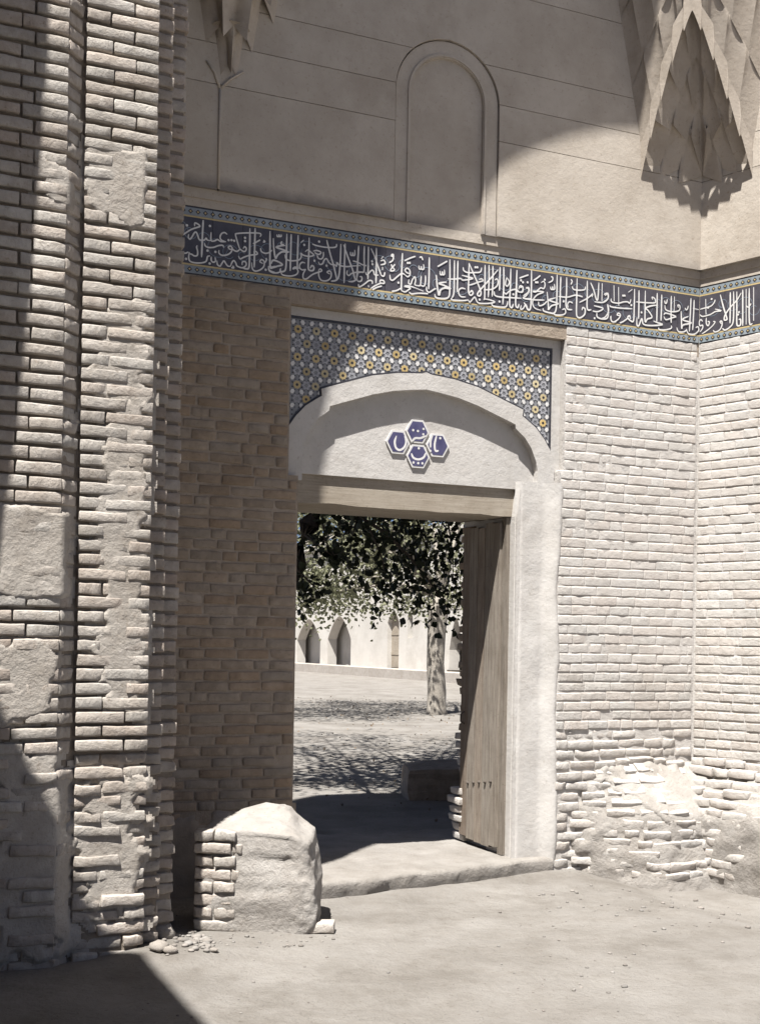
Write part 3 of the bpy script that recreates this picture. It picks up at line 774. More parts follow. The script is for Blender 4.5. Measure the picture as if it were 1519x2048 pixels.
# ---- ledge strip and the plastered storey above it
mb = MB(); mb.box(-3.3, CORNER[0] - .003, -.002, .02, 4.1475, 4.26); mb.box(-3.3, CORNER[0] - .008, -.013, .0, 4.198, 4.2595)
part('cornice', mb.mesh('cornice', M['upper_plaster']), DW)

def sooty(name, c1, c2):
    m = pmat(name, c1, c2, 2.2, .45, 22, bdist=.008, weather=.22, stain=(.33, .288, .24), stain_scale=1.2)
    nt = m.node_tree; L = nt.links.new
    b = nt.nodes['Principled BSDF']
    src = b.inputs['Base Color'].links[0].from_socket
    tc = nt.nodes.new('ShaderNodeTexCoord'); sp = nt.nodes.new('ShaderNodeSeparateXYZ'); L(tc.outputs['Object'], sp.inputs[0])
    n = nt.nodes.new('ShaderNodeTexNoise'); n.inputs['Scale'].default_value = 5; n.inputs['Detail'].default_value = 6
    L(tc.outputs['Object'], n.inputs['Vector'])
    ad = nt.nodes.new('ShaderNodeMath'); ad.operation = 'MULTIPLY_ADD'; ad.inputs[1].default_value = .10
    L(n.outputs[0], ad.inputs[0]); L(sp.outputs['Z'], ad.inputs[2])
    mr = nt.nodes.new('ShaderNodeMapRange'); mr.inputs[1].default_value = 4.265 + .05; mr.inputs[2].default_value = 4.335 + .05
    mr.inputs[3].default_value = .72; mr.inputs[4].default_value = 0.0
    L(ad.outputs[0], mr.inputs[0])
    # the soot is heavier towards the pier
    mr2 = nt.nodes.new('ShaderNodeMapRange'); mr2.inputs[1].default_value = -1.6; mr2.inputs[2].default_value = .6
    mr2.inputs[3].default_value = 1.0; mr2.inputs[4].default_value = .35
    L(sp.outputs['X'], mr2.inputs[0])
    mu = nt.nodes.new('ShaderNodeMath'); mu.operation = 'MULTIPLY'; L(mr.outputs[0], mu.inputs[0]); L(mr2.outputs[0], mu.inputs[1])
    mx = nt.nodes.new('ShaderNodeMix'); mx.data_type = 'RGBA'; L(mu.outputs[0], mx.inputs[0]); L(src, mx.inputs[6]); mx.inputs[7].default_value = (.12, .11, .11, 1)
    L(mx.outputs[2], b.inputs['Base Color'])
    return m
M['sooty'] = sooty('sooty_plaster', (.385, .342, .292), (.465, .42, .365))

NC, NR, NSP = -.888, .376, 5.10                                  # blind niche: centre, half width, springing height
def nb(z): return NR if z < NSP else (math.sqrt(max(0, NR * NR - (z - NSP) ** 2)) if z < NSP + NR else 0.0)
rows = [4.2565, 4.885, 5.128, 5.372, 5.87, 6.4]
gap = .0022
for r in range(len(rows) - 1):
    za, zb = rows[r] + (gap if r else 0), rows[r + 1] - gap
    zs = [za + (zb - za) * i / 14 for i in range(15)]
    if za < NSP + NR < zb: zs = sorted(zs + [NSP + NR - .001, NSP + NR - .01])
    cut = -2.413 if r == 0 else None
    lb = [(NC - nb(z), z) for z in zs]; rb_ = [(NC + nb(z), z) for z in zs]
    if cut:
        m = MB(); m.box(-3.3, cut - .006, -.040, .0, za, zb); part('upper_panel', m.mesh('upper_panel', M['sooty']), DW)
        m = MB(); m.prism([(cut + .006, zb), (cut + .006, za)] + lb, -.040, .0); part('upper_panel', m.mesh('upper_panel', M['sooty']), DW)
    else:
        m = MB()
        if za > NSP + NR: m.box(-3.3, CORNER[0] + .02, -.040, .0, za, zb)
        else: m.prism([(-3.3, zb), (-3.3, za)] + lb, -.040, .0)
        part('upper_panel', m.mesh('upper_panel', M['sooty']), DW)
    if za > NSP + NR: continue
    m = MB(); m.prism([(CORNER[0] + .02, zb), (CORNER[0] + .02, za)] + rb_, -.040, .0); part('upper_panel', m.mesh('upper_panel', M['sooty']), DW)
def uband(r0, r1, zbot=4.2565):
    o = [(NC - r0, zbot)] + [(NC + r0 * math.cos(a), NSP + r0 * math.sin(a)) for a in [math.pi - i * math.pi / 24 for i in range(25)]] + [(NC + r0, zbot)]
    i_ = [(NC + r1, zbot)] + [(NC + r1 * math.cos(a), NSP + r1 * math.sin(a)) for a in [i * math.pi / 24 for i in range(25)]] + [(NC - r1, zbot)]
    return o + i_
mb = MB(); mb.prism(uband(NR - .008, .262), -.026, .001)
NI = part('blind_niche', mb.mesh('blind_niche', M['sooty']), DW)
mb = MB(); mb.prism(uband(.284, .268), -.035, -.025); part('bead', mb.mesh('bead', M['sooty']), NI, loc=(0, 0, 0))
mb = MB(); mb.box(NC - .27, NC + .27, -.006, .002, 4.2565, 5.4); part('niche_back', mb.mesh('niche_back', M['sooty']), NI, loc=(0, 0, 0))
# rib with a forked head above the left corner, and a line down to the ledge
mb = MB()
mb.tube([(-2.413, -.040, 4.26), (-2.413, -.042, 4.6), (-2.413, -.044, 4.86)], [.008, .008, .009], 6)
mb.tube([(-2.413, -.044, 4.86), (-2.45, -.046, 4.95), (-2.50, -.046, 5.01)], [.009, .008, .006], 6)
mb.tube([(-2.413, -.044, 4.86), (-2.35, -.046, 4.93), (-2.27, -.046, 4.99)], [.009, .008, .006], 6)
part('rib', mb.mesh('rib', M['upper_plaster'], True), DW)

# ================================================================== SIDE WALL OF THE NICHE
SW = link(bpy.data.objects.new('niche_side_wall', None))
SW.matrix_world = MR; SW['_b'] = [0, 0, 0]
tag(SW, 'sunlit brick side wall meeting the doorway wall at the inner corner, band continuing across it', 'wall')
mb = MB(); mb.box(0, 2.2, .002, .8, -.35, 11.0)
part('wall_core', mb.mesh('wall_core', M['pale_mortar']), SW)
rest = MB(); zc = -.02; row = 0
while zc < 3.71:
    s = .004 + (-.1 if row % 2 else 0)
    low = 1 - sstep(.6, 1.45, zc)
    while s < 1.2:
        w = rn.choice((.205, .2, .21, .11, .16)) + rn.uniform(-.01, .01)
        a, b = max(s, .012), s + w
        if b - a > .035 and rn.random() > .04 * low:
            bl = .26 * (1 - sstep(.34, .80, zc))
            pr = rn.uniform(-.0015, .0015) + low * rn.uniform(.001, .012)
            put_brick(SW, BR_PALEW if zc < .75 else BR_PALE, rn, ((a + b) / 2, -.001 - pr - bl, zc + PITCH / 2 + (rn.uniform(-.012, .012) if bl > .02 else 0)),
                      b - a - (rn.uniform(.004, .010) if zc < 1.5 else .003), (.056 if zc < 1.4 else .0625) + rn.uniform(-.003, .002), 0, tilt=(rn.uniform(-.04, .04) if bl > .02 else rn.uniform(-.003, .003), 0),
                      into=None if zc < 2.0 else rest)
        s += w
    zc += PITCH; row += 1
part('brickwork', rest.mesh('brickwork', M['stuff_pale'], True), SW, stuff=True)
mb = plaster_sheet([(-.05, -.3), (1.4, -.3), (1.4, .60), (.5, .66), (-.05, .62)], lambda s, z: -.26 * (1 - sstep(.34, .80, z)) + .002 + .02 * fbm((s * 3, z * 3, 4.4), 3), .012, res=.025, rag=.05, lump=.02, seed=71)
part('mud_skirting', mb.mesh('mud_skirting', M['mud_plaster'], True), SW)
build_band(SW, .004, 1.4, 0.0, side_strokes, None, False)
mb = MB(); mb.box(.0, 1.6, -.002, .02, 4.1475, 4.26); mb.box(.0, 1.6, -.013, .0, 4.198, 4.2595)
part('cornice', mb.mesh('cornice', M['upper_plaster']), SW)
for r in range(len(rows) - 1):
    m = MB(); m.box(-.02, 1.6, -.040, .0, rows[r] + (gap if r else 0), rows[r + 1] - gap)
    part('upper_panel', m.mesh('upper_panel', M['upper_plaster']), SW)

# ================================================================== MUQARNAS IN THE CORNERS
def muqarnas(name, label, centre, a0, a1, tiers, base, squinch=False):
    o = thing(name, label, 'vaulting', base)
    cx_, cy_ = centre
    for t, (z0, z1, r0, r1, cells) in enumerate(tiers):
        for c in range(cells):
            mb_ = MB(); U, V = 10, 8
            th0 = a0 + (a1 - a0) * c / cells; th1 = a0 + (a1 - a0) * (c + 1) / cells
            for v in range(V + 1):
                tv = v / V
                for u in range(U + 1):
                    tu = u / U; e = abs(2 * tu - 1)                # 1 at the ribs, 0 in the hollow
                    th = th0 + (th1 - th0) * tu
                    hollow = r0 + (r1 - r0) * tv ** 1.7 * .94
                    rib = r0 + (r1 - r0) * (.50 + .50 * tv)
                    k = e ** 1.5
                    ch = math.cos((a1 - a0) / 2) / math.cos(th - (a0 + a1) / 2) if squinch else 1.0
                    r = (hollow * (1 - k) + rib * k) * ch
                    zlow = z0 - (z1 - z0) * .38 * k
                    z = zlow + (z1 - zlow) * tv
                    mb_.v.append((cx_ + r * math.cos(th), cy_ + r * math.sin(th), z))
            for v in range(V):
                for u in range(U):
                    a = v * (U + 1) + u
                    mb_.f.append((a, a + 1, a + U + 2, a + U + 1)); mb_.mi.append(0)
            # flat star soffit closing the step above the cell
            k = len(mb_.v); top = [mb_.v[V * (U + 1) + u] for u in range(U + 1)]
            for u, p in enumerate(top):
                th = th0 + (th1 - th0) * u / U
                rr = (r1 + .03) * (math.cos((a1 - a0) / 2) / math.cos(th - (a0 + a1) / 2) if squinch else 1.0)
                mb_.v.append((cx_ + rr * math.cos(th), cy_ + rr * math.sin(th), z1 + .004))
            for u in range(U):
                mb_.f.append((V * (U + 1) + u, V * (U + 1) + u + 1, k + u + 1, k + u)); mb_.mi.append(0)
            me = mb_.mesh('cell', M['muqarnas_plaster'], True)
            part('cell', me, o)
    return o
# corner squinch: a fluted conical hollow behind a pointed rim, with corbelled cells flaring out above it
MQ = thing('muqarnas_corner', 'scalloped plaster stalactite hood with pointed rim hanging in the inner corner', 'vaulting', (1.0, -.2, 4.8))
sA = W(1284, 335, -.04); sB = WR(1506, 285, -.04)
PA = Vector((sA[0], -.03)); eR = Vector((math.cos(ANG_R), math.sin(ANG_R))); PB_ = Vector(CORNER) + eR * sB[0] - Vector((.03, .0))
APX = Vector((CORNER[0] - .035, -.055, 4.92))
OUTW = (PA + PB_) / 2 - Vector((APX.x, APX.y)); OUTW.normalize()
def rim(t):
    p = (PA + PB_) / 2 + (PB_ - PA) / 2 * t + OUTW * .27 * (1 - abs(t) ** 1.5)
    return Vector((p.x, p.y, 4.90 + 1.00 * (1 - abs(t) ** 1.2)))
def flare(t, g):                                                 # g = 0 at the rim, 1 far out above
    r = rim(t); c = Vector((APX.x, APX.y))
    q = c + (r.xy - c) * (1 + .8 * g)
    return Vector((q.x, q.y, r.z + .06 + (6.75 - r.z) * g))
def patch(fn, t0, t1, v0, v1, hollow, tip, lift, U=8, V=6):
    m = MB()
    for j in range(V + 1):
        vv = j / V
        for i in range(U + 1):
            tu = i / U; e = abs(2 * tu - 1)
            p = fn(t0 + (t1 - t0) * tu, v0 + (v1 - v0) * vv)
            p = p + Vector((0, 0, lift + hollow * (1 - e ** 1.6) * math.sin(vv * math.pi * .5) - tip * e ** 3 * vv))
            m.v.append(tuple(p))
    for j in range(V):
        for i in range(U):
            k = j * (U + 1) + i; m.f.append((k, k + 1, k + U + 2, k + U + 1)); m.mi.append(0)
    k = len(m.v); last = [m.v[V * (U + 1) + i] for i in range(U + 1)]           # a thick front lip
    m.v += [(p[0], p[1], p[2] + .05) for p in last]
    for i in range(U): m.f.append((V * (U + 1) + i, V * (U + 1) + i + 1, k + i + 1, k + i)); m.mi.append(0)
    return m
cone = lambda t, v: APX.lerp(rim(t), v)
for (v0, v1, cells) in ((.02, .40, 3), (.38, .70, 5), (.68, 1.0, 7)):
    for c in range(cells):
        m = patch(cone, -1 + 2 * c / cells, -1 + 2 * (c + 1) / cells, v0, v1, .06, .07, .03 * (v0 > .1))
        part('cell', m.mesh('cell', M['muqarnas_plaster'], True), MQ)
m = MB()
for i in range(41):
    for j in range(9):
        p = cone(-1 + i / 20, .02 + .98 * j / 8); m.v.append((p.x, p.y, p.z + .075))
for i in range(40):
    for j in range(8): m.f.append((i * 9 + j, i * 9 + j + 1, i * 9 + j + 10, i * 9 + j + 9)); m.mi.append(0)
part('backing', m.mesh('backing', M['muqarnas_plaster'], True), MQ)  # hidden shell added behind the cells to stop sunlight leaking through
m = MB(); K_ = 96
for i in range(K_ + 1):
    t = -1 + 2 * i / K_; r = rim(t); d = OUTW * .02
    w = .085 + .085 * ((abs(t) * 4.6 + .3) % 1.0)
    for dz, k in ((-.03 - .05 * ((abs(t) * 4.6 + .3) % 1.0), 0), (w, 1)):
        m.v.append((r.x + d.x * (1 + k), r.y + d.y * (1 + k), r.z + dz))
for i in range(K_): m.f.append((2 * i, 2 * i + 2, 2 * i + 3, 2 * i + 1)); m.mi.append(0)
part('rim', m.mesh('rim', M['muqarnas_plaster']), MQ)
for (g0, g1, cells) in ((.0, .26, 8), (.25, .52, 9), (.51, 1.0, 10)):
    for c in range(cells):
        m = patch(flare, -1 + 2 * c / cells, -1 + 2 * (c + 1) / cells, g0, g1, .05, .06, 0)
        part('cell', m.mesh('cell', M['muqarnas_plaster'], True), MQ)
muqarnas('muqarnas_bracket', 'small plaster stalactite bracket above a forked rib beside the tall pier', (-2.36, -.04), math.pi, 2 * math.pi,
         [(5.02, 5.22, .01, .09, 2), (5.21, 5.46, .085, .2, 3), (5.45, 5.8, .19, .36, 4), (5.78, 6.2, .35, .6, 5)], (-2.36, -.05, 4.9))

# ================================================================== TALL PIER ON THE LEFT
PI_ = thing('portal_pier', 'tall pale brick pier with stepped edge, deep joints and plaster patches', 'pier', (-3.3, -.9, 0))
N1, N0 = -1.253, -1.339
E1, E2, E3 = (-3.039, N1), (-2.950, -1.160), (-2.857, -1.063)
q = .032
mb = MB()
mb.plan([(-5.4, N0 + q), (-3.477 - .004, N0 + q), (-3.394 - .006, N1 + q), (E1[0] - q, N1 + q), (E1[0] - q, E2[1] + .012), (E2[0] - .014, E2[1] + .012),
         (E2[0] - .014, E3[1] + .012), (E3[0] - .014, E3[1] + .012), (E3[0] - .014, .1), (-5.4, .1)], -.35, 11.0)
part('pier_core', mb.mesh('pier_core', M['pier_mortar']), PI_)
rp_ = random.Random(21)
rest = MB()
CP = .0685
faces = [((-4.10, N0), (-3.479, N0), 'l'), ((-3.477, N0), (-3.396, N1), 'c'), ((-3.392, N1), (E1[0], N1), 'm'),
         ((E1[0] - .03, E2[1]), E2, 's'), ((E2[0] - .03, E3[1]), E3, 's')]
zc = -.03; row = 0
HOLES = [W(222, 1556, N1)]
while zc < 5.75:
    worn = zc < .95
    for (a, b, kind) in faces:
        L_ = math.hypot(b[0] - a[0], b[1] - a[1]); ang = math.atan2(b[1] - a[1], b[0] - a[0])
        d = ((b[0] - a[0]) / L_, (b[1] - a[1]) / L_)
        if kind in 'cs':
            segs = [(0, L_)]
        elif kind == 'm':
            cutp = .235 if row % 2 else .125
            cutp += rp_.uniform(-.012, .012)
            segs = [(0, cutp), (cutp, L_)]
        else:
            off = (.11 if row % 2 else 0) + rp_.uniform(-.015, .015); segs = []; x = L_
            first = .155 if row % 2 else .215
            x0 = L_
            for w in (first, .2, .2):
                segs.append((max(0, x0 - w), x0)); x0 -= w
                if x0 <= .03: break
        for (u, v) in segs:
            w = v - u
            if w < .03: continue
            cx_, cy_ = a[0] + d[0] * (u + v) / 2, a[1] + d[1] * (u + v) / 2
            zz = zc + CP / 2 + rp_.uniform(-.002, .002) + (rp_.uniform(-.008, .008) if worn else 0)
            if any(abs(cx_ - h[0]) < .1 and abs(zz - h[1]) < .034 for h in HOLES) and kind == 'm' and u > 0: continue
            pr = rp_.uniform(-.003, .005) + (rp_.uniform(-.03, .012) if worn and kind != 's' else 0)
            if kind == 'c': pr -= rp_.uniform(0, .02)
            if kind == 's': pr += rp_.uniform(-.006, .004)
            hh = .052 + rp_.uniform(-.003, .004)
            ex = rp_.uniform(-.004, .007) if kind == 's' else 0
            put_brick(PI_, BR_WORN if (worn or (kind == 'c' and rp_.random() < .4)) else BR_PIER, rp_,
                      (cx_ + math.sin(ang) * pr + ex * .5 * d[0], cy_ - math.cos(ang) * pr + ex * .5 * d[1], zz), w - rp_.uniform(.004, .010) + ex, hh, ang,
                      tilt=(rp_.uniform(-.03, .03) if worn else rp_.uniform(-.012, .012), 0), into=rest if (kind == 's' or zc > 4.72 or cx_ < -3.74) else None)
    zc += CP; row += 1
part('brickwork', rest.mesh('brickwork', M['stuff_pier'], True), PI_, stuff=True)

M['pier_plaster'] = pmat('pier_plaster', (.335, .305, .272), (.42, .39, .352), 6, .8, 28, bdist=.014, weather=.36, stain=(.30, .268, .232), stain_scale=4)
def nfp(s, z):
    if s < -3.477: return N0
    if s < -3.394: return N0 + (s + 3.477) / .083 * (N1 - N0)
    return N1
def pw(pts, n): return [W(x, y, n) for x, y in pts]
for sd, pts, n, proud, rag, nm in (
        (3, [(170, 272), (238, 290), (303, 300), (303, 440), (296, 462), (262, 466), (225, 440), (165, 415), (162, 330)], N1, .003, .02, 'plaster_patch'),
        (14, [(215, 612), (300, 600), (300, 850), (292, 1300), (286, 1445), (215, 1430), (180, 1300), (205, 1180), (192, 1000), (208, 900), (222, 800), (170, 790), (160, 850), (150, 860)], N1, -.001, .035, 'plaster_patch'),
        (15, [(-20, 1000), (110, 1005), (150, 1020), (150, 1100), (142, 1195), (60, 1205), (-20, 1200)], N0, .004, .02, 'plaster_patch'),
        (16, [(-20, 1268), (108, 1275), (120, 1330), (105, 1440), (-20, 1450)], N0, .002, .03, 'plaster_patch'),
        (17, [(70, 300), (130, 325), (160, 340), (150, 420), (110, 415), (75, 400)], N0, .000, .03, 'plaster_patch'),
        (19, [(150, 1560), (290, 1540), (288, 1640), (270, 1760), (285, 1850), (170, 1840), (150, 1700)], N1, -.008, .06, 'plaster_patch'),
        (20, [(-20, 1480), (120, 1500), (150, 1700), (160, 1900), (-20, 1930)], N0, -.006, .07, 'plaster_patch')):
    mb = plaster_sheet(pw(pts, n), nfp, proud, res=.013, rag=rag, lump=.004, seed=sd * 1.7, fade=.02)
    part(nm, mb.mesh(nm, M['pier_plaster'], True), PI_)

# ================================================================== REST OF THE PORTAL (mostly above and beside the view)
AR = thing('portal_arch', 'great brick portal arch high above the doorway, springing from the tall pier', 'arch', (-.6, -.8, 5.5))
ST_, SN_ = SUN_TRAVEL.normalized().dot(T), SUN_TRAVEL.normalized().dot(N)
def unshade(x, y, n, n_to):                                      # the arch edge that throws the shadow seen at a pixel
    s, z = W(x, y, n); k = (n_to - n) / SN_
    return (s + k * ST_, z - k * math.tan(SUN_ELEV))
arch = [unshade(x, y, n, -1.063) for x, y, n in ((708, 610, 0), (735, 560, 0), (775, 500, 0), (830, 442, -.04), (905, 425, -.04), (955, 395, -.04), (990, 345, -.04), (1022, 321, -.04), (1083, 292, -.04), (1144, 270, -.04), (1210, 258, -.04))]
arch = [(-2.857, 5.4), (-2.857, arch[0][1] - .75), (-2.76, arch[0][1] - .35)] + arch + [(-.45, arch[-1][1] + .05)]
c_ = -.45
prof = arch + [(2 * c_ - p[0], p[1]) for p in arch[::-1][1:]]
mb = MB(); mb.prism(prof + [(prof[-1][0], 11.0), (prof[0][0], 11.0)], -1.066, -.45)
part('arch_wall', mb.mesh('arch_wall', M['stuff_pier']), AR)
mb = MB(); mb.box(-3.0, 2.2, -.5, .02, 9.9, 10.3)
part('roof_slab', mb.mesh('roof_slab', M['upper_plaster']), AR)  # unseen flat slab overhead, added to block sky and sun
mb = MB(); mb.plan([(1.953, -1.33), (4.2, -1.33), (4.2, .9), (2.05, .9), (1.953, -.45)], -.3, 11.0)
RP = link(bpy.data.objects.new('portal_pier', mb.mesh('right_pier', M['stuff_pier'])))
RP.matrix_world = MW
tag(RP, 'plain brick pier at the far side of the portal beyond the side wall', 'pier')
# projecting buttress and boundary wall to the left; their shadows fall on the pier and the ground
mb = MB()
edge = [unshade(x, y, N0, -1.9) for x, y in ((98, 80), (80, 350), (60, 600), (30, 900), (15, 1000))]
bp_ = [(-6.2, -.3), (-6.2, 12), (edge[0][0] + .08, 12), (edge[0][0] + .03, edge[0][1] + .8)] + edge + [(edge[-1][0] - .09, edge[-1][1] - 1.2), (-4.65, -.3)]
mb.prism(bp_, -1.9, -1.30)
BT = link(bpy.data.objects.new('buttress', mb.mesh('buttress', M['pier_mortar'])))
BT.matrix_world = MW
tag(BT, 'worn projecting brick buttress left of the tall pier, narrowing towards its foot', 'buttress')
mb = MB()
def unshade_s(s, n, z, s_to):
    k = (s_to - s) / ST_
    return (n + k * SN_, z - k * math.tan(SUN_ELEV))
top = [(-1.86, 4.3)]
for x, y in ((20, 1450), (100, 1600), (180, 1740)):
    s_, z_ = W(x, y, N0); top.append(unshade_s(s_, N0, z_, -4.9))
for x, y in ((290, 1920), (340, 1970), (400, 2030)):
    s_, n_ = SN(G(x, y)); top.append(unshade_s(s_, n_, 0, -4.9))
top += [(top[-1][0] - 1, top[-1][1] + .03), (-9.0, top[-1][1])]
poly = [(-1.86, -.3)] + top + [(-9.0, -.3)]
nP = len(poly)
mb.add([(-4.9, p[0], p[1]) for p in poly] + [(-5.4, p[0], p[1]) for p in poly],
       [tuple(range(nP)), tuple(range(2 * nP - 1, nP - 1, -1))] + [(i, i + nP, (i + 1) % nP + nP, (i + 1) % nP) for i in range(nP)])
BW = link(bpy.data.objects.new('boundary_wall', mb.mesh('boundary_wall', M['mortar'])))
BW.matrix_world = MW
tag(BW, 'high mud-brick boundary wall running out from the portal with a broken sloping end', 'wall')

# ================================================================== DOORSTEP
mb = MB()
fr = [(-2.2, -.40), (-1.75, -.32), (-1.35, -.255), (-1.07, -.205), (-.6, -.12), (-.3, -.045), (.01, -.012)]
fr = [(s, n + fbm((s * 4, 2.2, 0), 3) * .015) for s, n in fr]
U = []
for i in range(len(fr) - 1):
    for k in range(14):
        t = k / 14; U.append((fr[i][0] + (fr[i + 1][0] - fr[i][0]) * t, fr[i][1] + (fr[i + 1][1] - fr[i][1]) * t))
U.append(fr[-1])
prof_ = [(.02, -.06), (.004, .03), (.0, .075), (.008, .095), (.03, .102), (.3, .104), (.9, .100), (1.5, .08)]
for (s, n) in U:
    for k, (dn, z) in enumerate(prof_):
        nn = n + dn if k < 5 else max(n + dn, .1 * (k - 4)) if k < 6 else dn
        w = fbm((s * 7, nn * 5, k * .3), 4)
        mb.v.append((s, nn + w * .016, z + w * .010))
K = len(prof_)
for i in range(len(U) - 1):
    for k in range(K - 1):
        a = i * K + k
        mb.f.append((a, a + K, a + K + 1, a + 1)); mb.mi.append(0)
DS = link(bpy.data.objects.new('doorstep', mb.mesh('doorstep', pmat('step_plaster', (.20, .186, .169), (.265, .249, .230), 4, .9, 26, bdist=.016, weather=.35), True)))
DS.matrix_world = MW
tag(DS, 'low worn plastered step in front of the open doorway', 'doorstep')

# ================================================================== OPEN DOOR LEAF (hinged to the doorway wall)
hs, hn = OPEN_R - .028, .20
mb = MB(); mb.box(OPEN_R - .03, OPEN_R + .0, .15, .205, .11, 2.42)
DO = part('door', mb.mesh('door', M['wood']), DW)
rd = random.Random(3)
dn_ = hn
for i in range(5):
    w = rd.uniform(.095, .125)
    m = MB(); z0 = .14 + rd.uniform(0, .03); z1 = 2.40 - rd.uniform(0, .03)
    seg = 10; ol = []
    d0 = rd.uniform(-.003, .003)
    m.box(hs + d0 - .022, hs + d0 + .01, dn_ + .002, dn_ + w - .003, z0, z1)
    pl = part('plank', m.mesh('plank', M['wood']), DO, loc=(0, 0, 0))
    dn_ += w
for zz in (.45, 1.25, 2.05):
    m = MB(); m.box(hs - .004, hs + .028, hn + .01, dn_ - .01, zz, zz + .10)
    part('rail', m.mesh('rail', M['wood']), DO, loc=(0, 0, 0))
for i in range(5):
    m = MB(); c = (hs - .026, hn + .07 + i * .085, .60 - i * .012)
    m.tube([(c[0] + .01, c[1], c[2]), (c[0] - .004, c[1], c[2]), (c[0] - .010, c[1], c[2])], [.012, .012, .005], 8)
    part('nail', m.mesh('nail', M['iron'], True), DO, loc=(0, 0, 0))
for zz in (1.02,):
    m = MB(); m.tube([(hs - .02, dn_ - .06, zz + .04), (hs - .05, dn_ - .06, zz + .02), (hs - .05, dn_ - .06, zz - .03), (hs - .02, dn_ - .06, zz - .05)], [.006] * 4, 6)
    part('pull_ring', m.mesh('pull_ring', M['iron'], True), DO, loc=(0, 0, 0))
# broken brick end of the wall behind the leaf
z = .11
rest = MB()
while z < 2.4:
    pr = .0 + .07 * abs(fbm((z * 2.1, 3.3, 0), 3)) + rd.choice((0, .0, .012, .03)) + (.06 if z < .5 else 0)
    put_brick(DW, BR_PALEW, rd, (OPEN_R - pr + .03, .80, z + .033), rd.uniform(.17, .2), .05, -math.pi / 2, into=None if z < .9 else rest, tilt=(rd.uniform(-.03, .03), 0))
    z += .066
part('brickwork', rest.mesh('brickwork', M['stuff_brick'], True), DW, stuff=True)

# ================================================================== MASONRY BLOCK BY THE DOOR
BB = thing('masonry_block', 'broken lump of plastered brick masonry with a peaked top beside the doorstep', 'masonry block', (-2.35, -.85, 0))
# plan in the wall frame: front edge runs from beside the pier towards the viewer's right
p0, p1 = Vector((-2.70, -.86)), Vector((-2.115, -1.13))
ex = (p1 - p0); Lb = ex.length; ex.normalize(); ey = Vector((-ex.y, ex.x)); 
if ey.y < 0: ey = -ey
DEP = .46
def topz(u, v):                                                  # height of the broken top: u along, v back (0..1)
    f = .515 + .01 * sstep(.0, .40, u) - .07 * sstep(.70, 1.0, u)
    b = .575 + .065 * sstep(.1, .50, u) - .13 * sstep(.60, 1.0, u)
    return f + (b - f) * v
mb = MB(); SEG, LAY, CAP = 144, 36, 18
def ring_pt(a, k):                                               # rounded rectangle in block coordinates (0..Lb, 0..DEP), scaled by k about its centre
    c, s_ = math.cos(a), math.sin(a); e = .20
    x = (abs(c) ** e) * (1 if c > 0 else -1); y = (abs(s_) ** e) * (1 if s_ > 0 else -1)
    return (.5 + .5 * x * k, .5 + .5 * y * k)
def lump(u, v, z):
    p = p0 + ex * (u * Lb) + ey * (v * DEP + .022 * (1 - sstep(.26, .40, u)) * (1 - sstep(.3, .5, v)))
    q_ = Vector((p.x, p.y, z))
    w = noise.noise_vector(q_ * 4.2) * .024 + noise.noise_vector(q_ * 11) * .014 + noise.noise_vector(q_ * 27) * .009
    return tuple(q_ + w)
for L_ in range(LAY + 1):
    t = L_ / LAY
    for i in range(SEG):
        a = 2 * math.pi * i / SEG
        sw = .93 + .09 * math.sin(math.pi * min(1, t * 1.25)) - .035 * sstep(.86, 1.0, t)
        u, v = ring_pt(a, sw)
        mb.v.append(lump(u, v, -.08 + (topz(u, v) + .06) * t))
for C_ in range(1, CAP + 1):
    for i in range(SEG):
        a = 2 * math.pi * i / SEG
        u, v = ring_pt(a, .95 * (1 - C_ / (CAP + .3)))
        mb.v.append(lump(u, v, topz(u, v) + .012 * sstep(0, 3, C_)))
for L_ in range(LAY + CAP):
    for i in range(SEG):
        j = (i + 1) % SEG
        mb.f.append((L_ * SEG + i, L_ * SEG + j, (L_ + 1) * SEG + j, (L_ + 1) * SEG + i)); mb.mi.append(0)
mb.f.append(tuple((LAY + CAP) * SEG + i for i in range(SEG))); mb.mi.append(0)
part('plaster_mass', mb.mesh('plaster_mass', M['mud_plaster'], True), BB)
rb2 = random.Random(8)
angb = math.atan2(ex.y, ex.x)
z = .0
while z < .50:
    lim = .30 + .06 * math.sin(z * 30)
    u = -.01
    for w in ((.105, .12) if int(z / .068) % 2 else (.20, .06)):
        c = p0 + ex * (u * Lb + w / 2) + ey * (.012 + rb2.uniform(-.008, .012))
        if u * Lb + w < lim + .06:
            put_brick(BB, BR_WORN, rb2, (c.x, c.y, z + .034), w - .008, .054, angb, tilt=(rb2.uniform(-.04, .04), 0))
        u += w / Lb
    z += .068
for u, w, zz in ((.30, .16, .03), (.55, .15, .025), (.84, .2, .03)):
    c = p0 + ex * (u * Lb + w / 2) + ey * (.02)
    put_brick(BB, BR_WORN, rb2, (c.x, c.y, zz), w, .055, angb, tilt=(rb2.uniform(-.05, .05), 0))

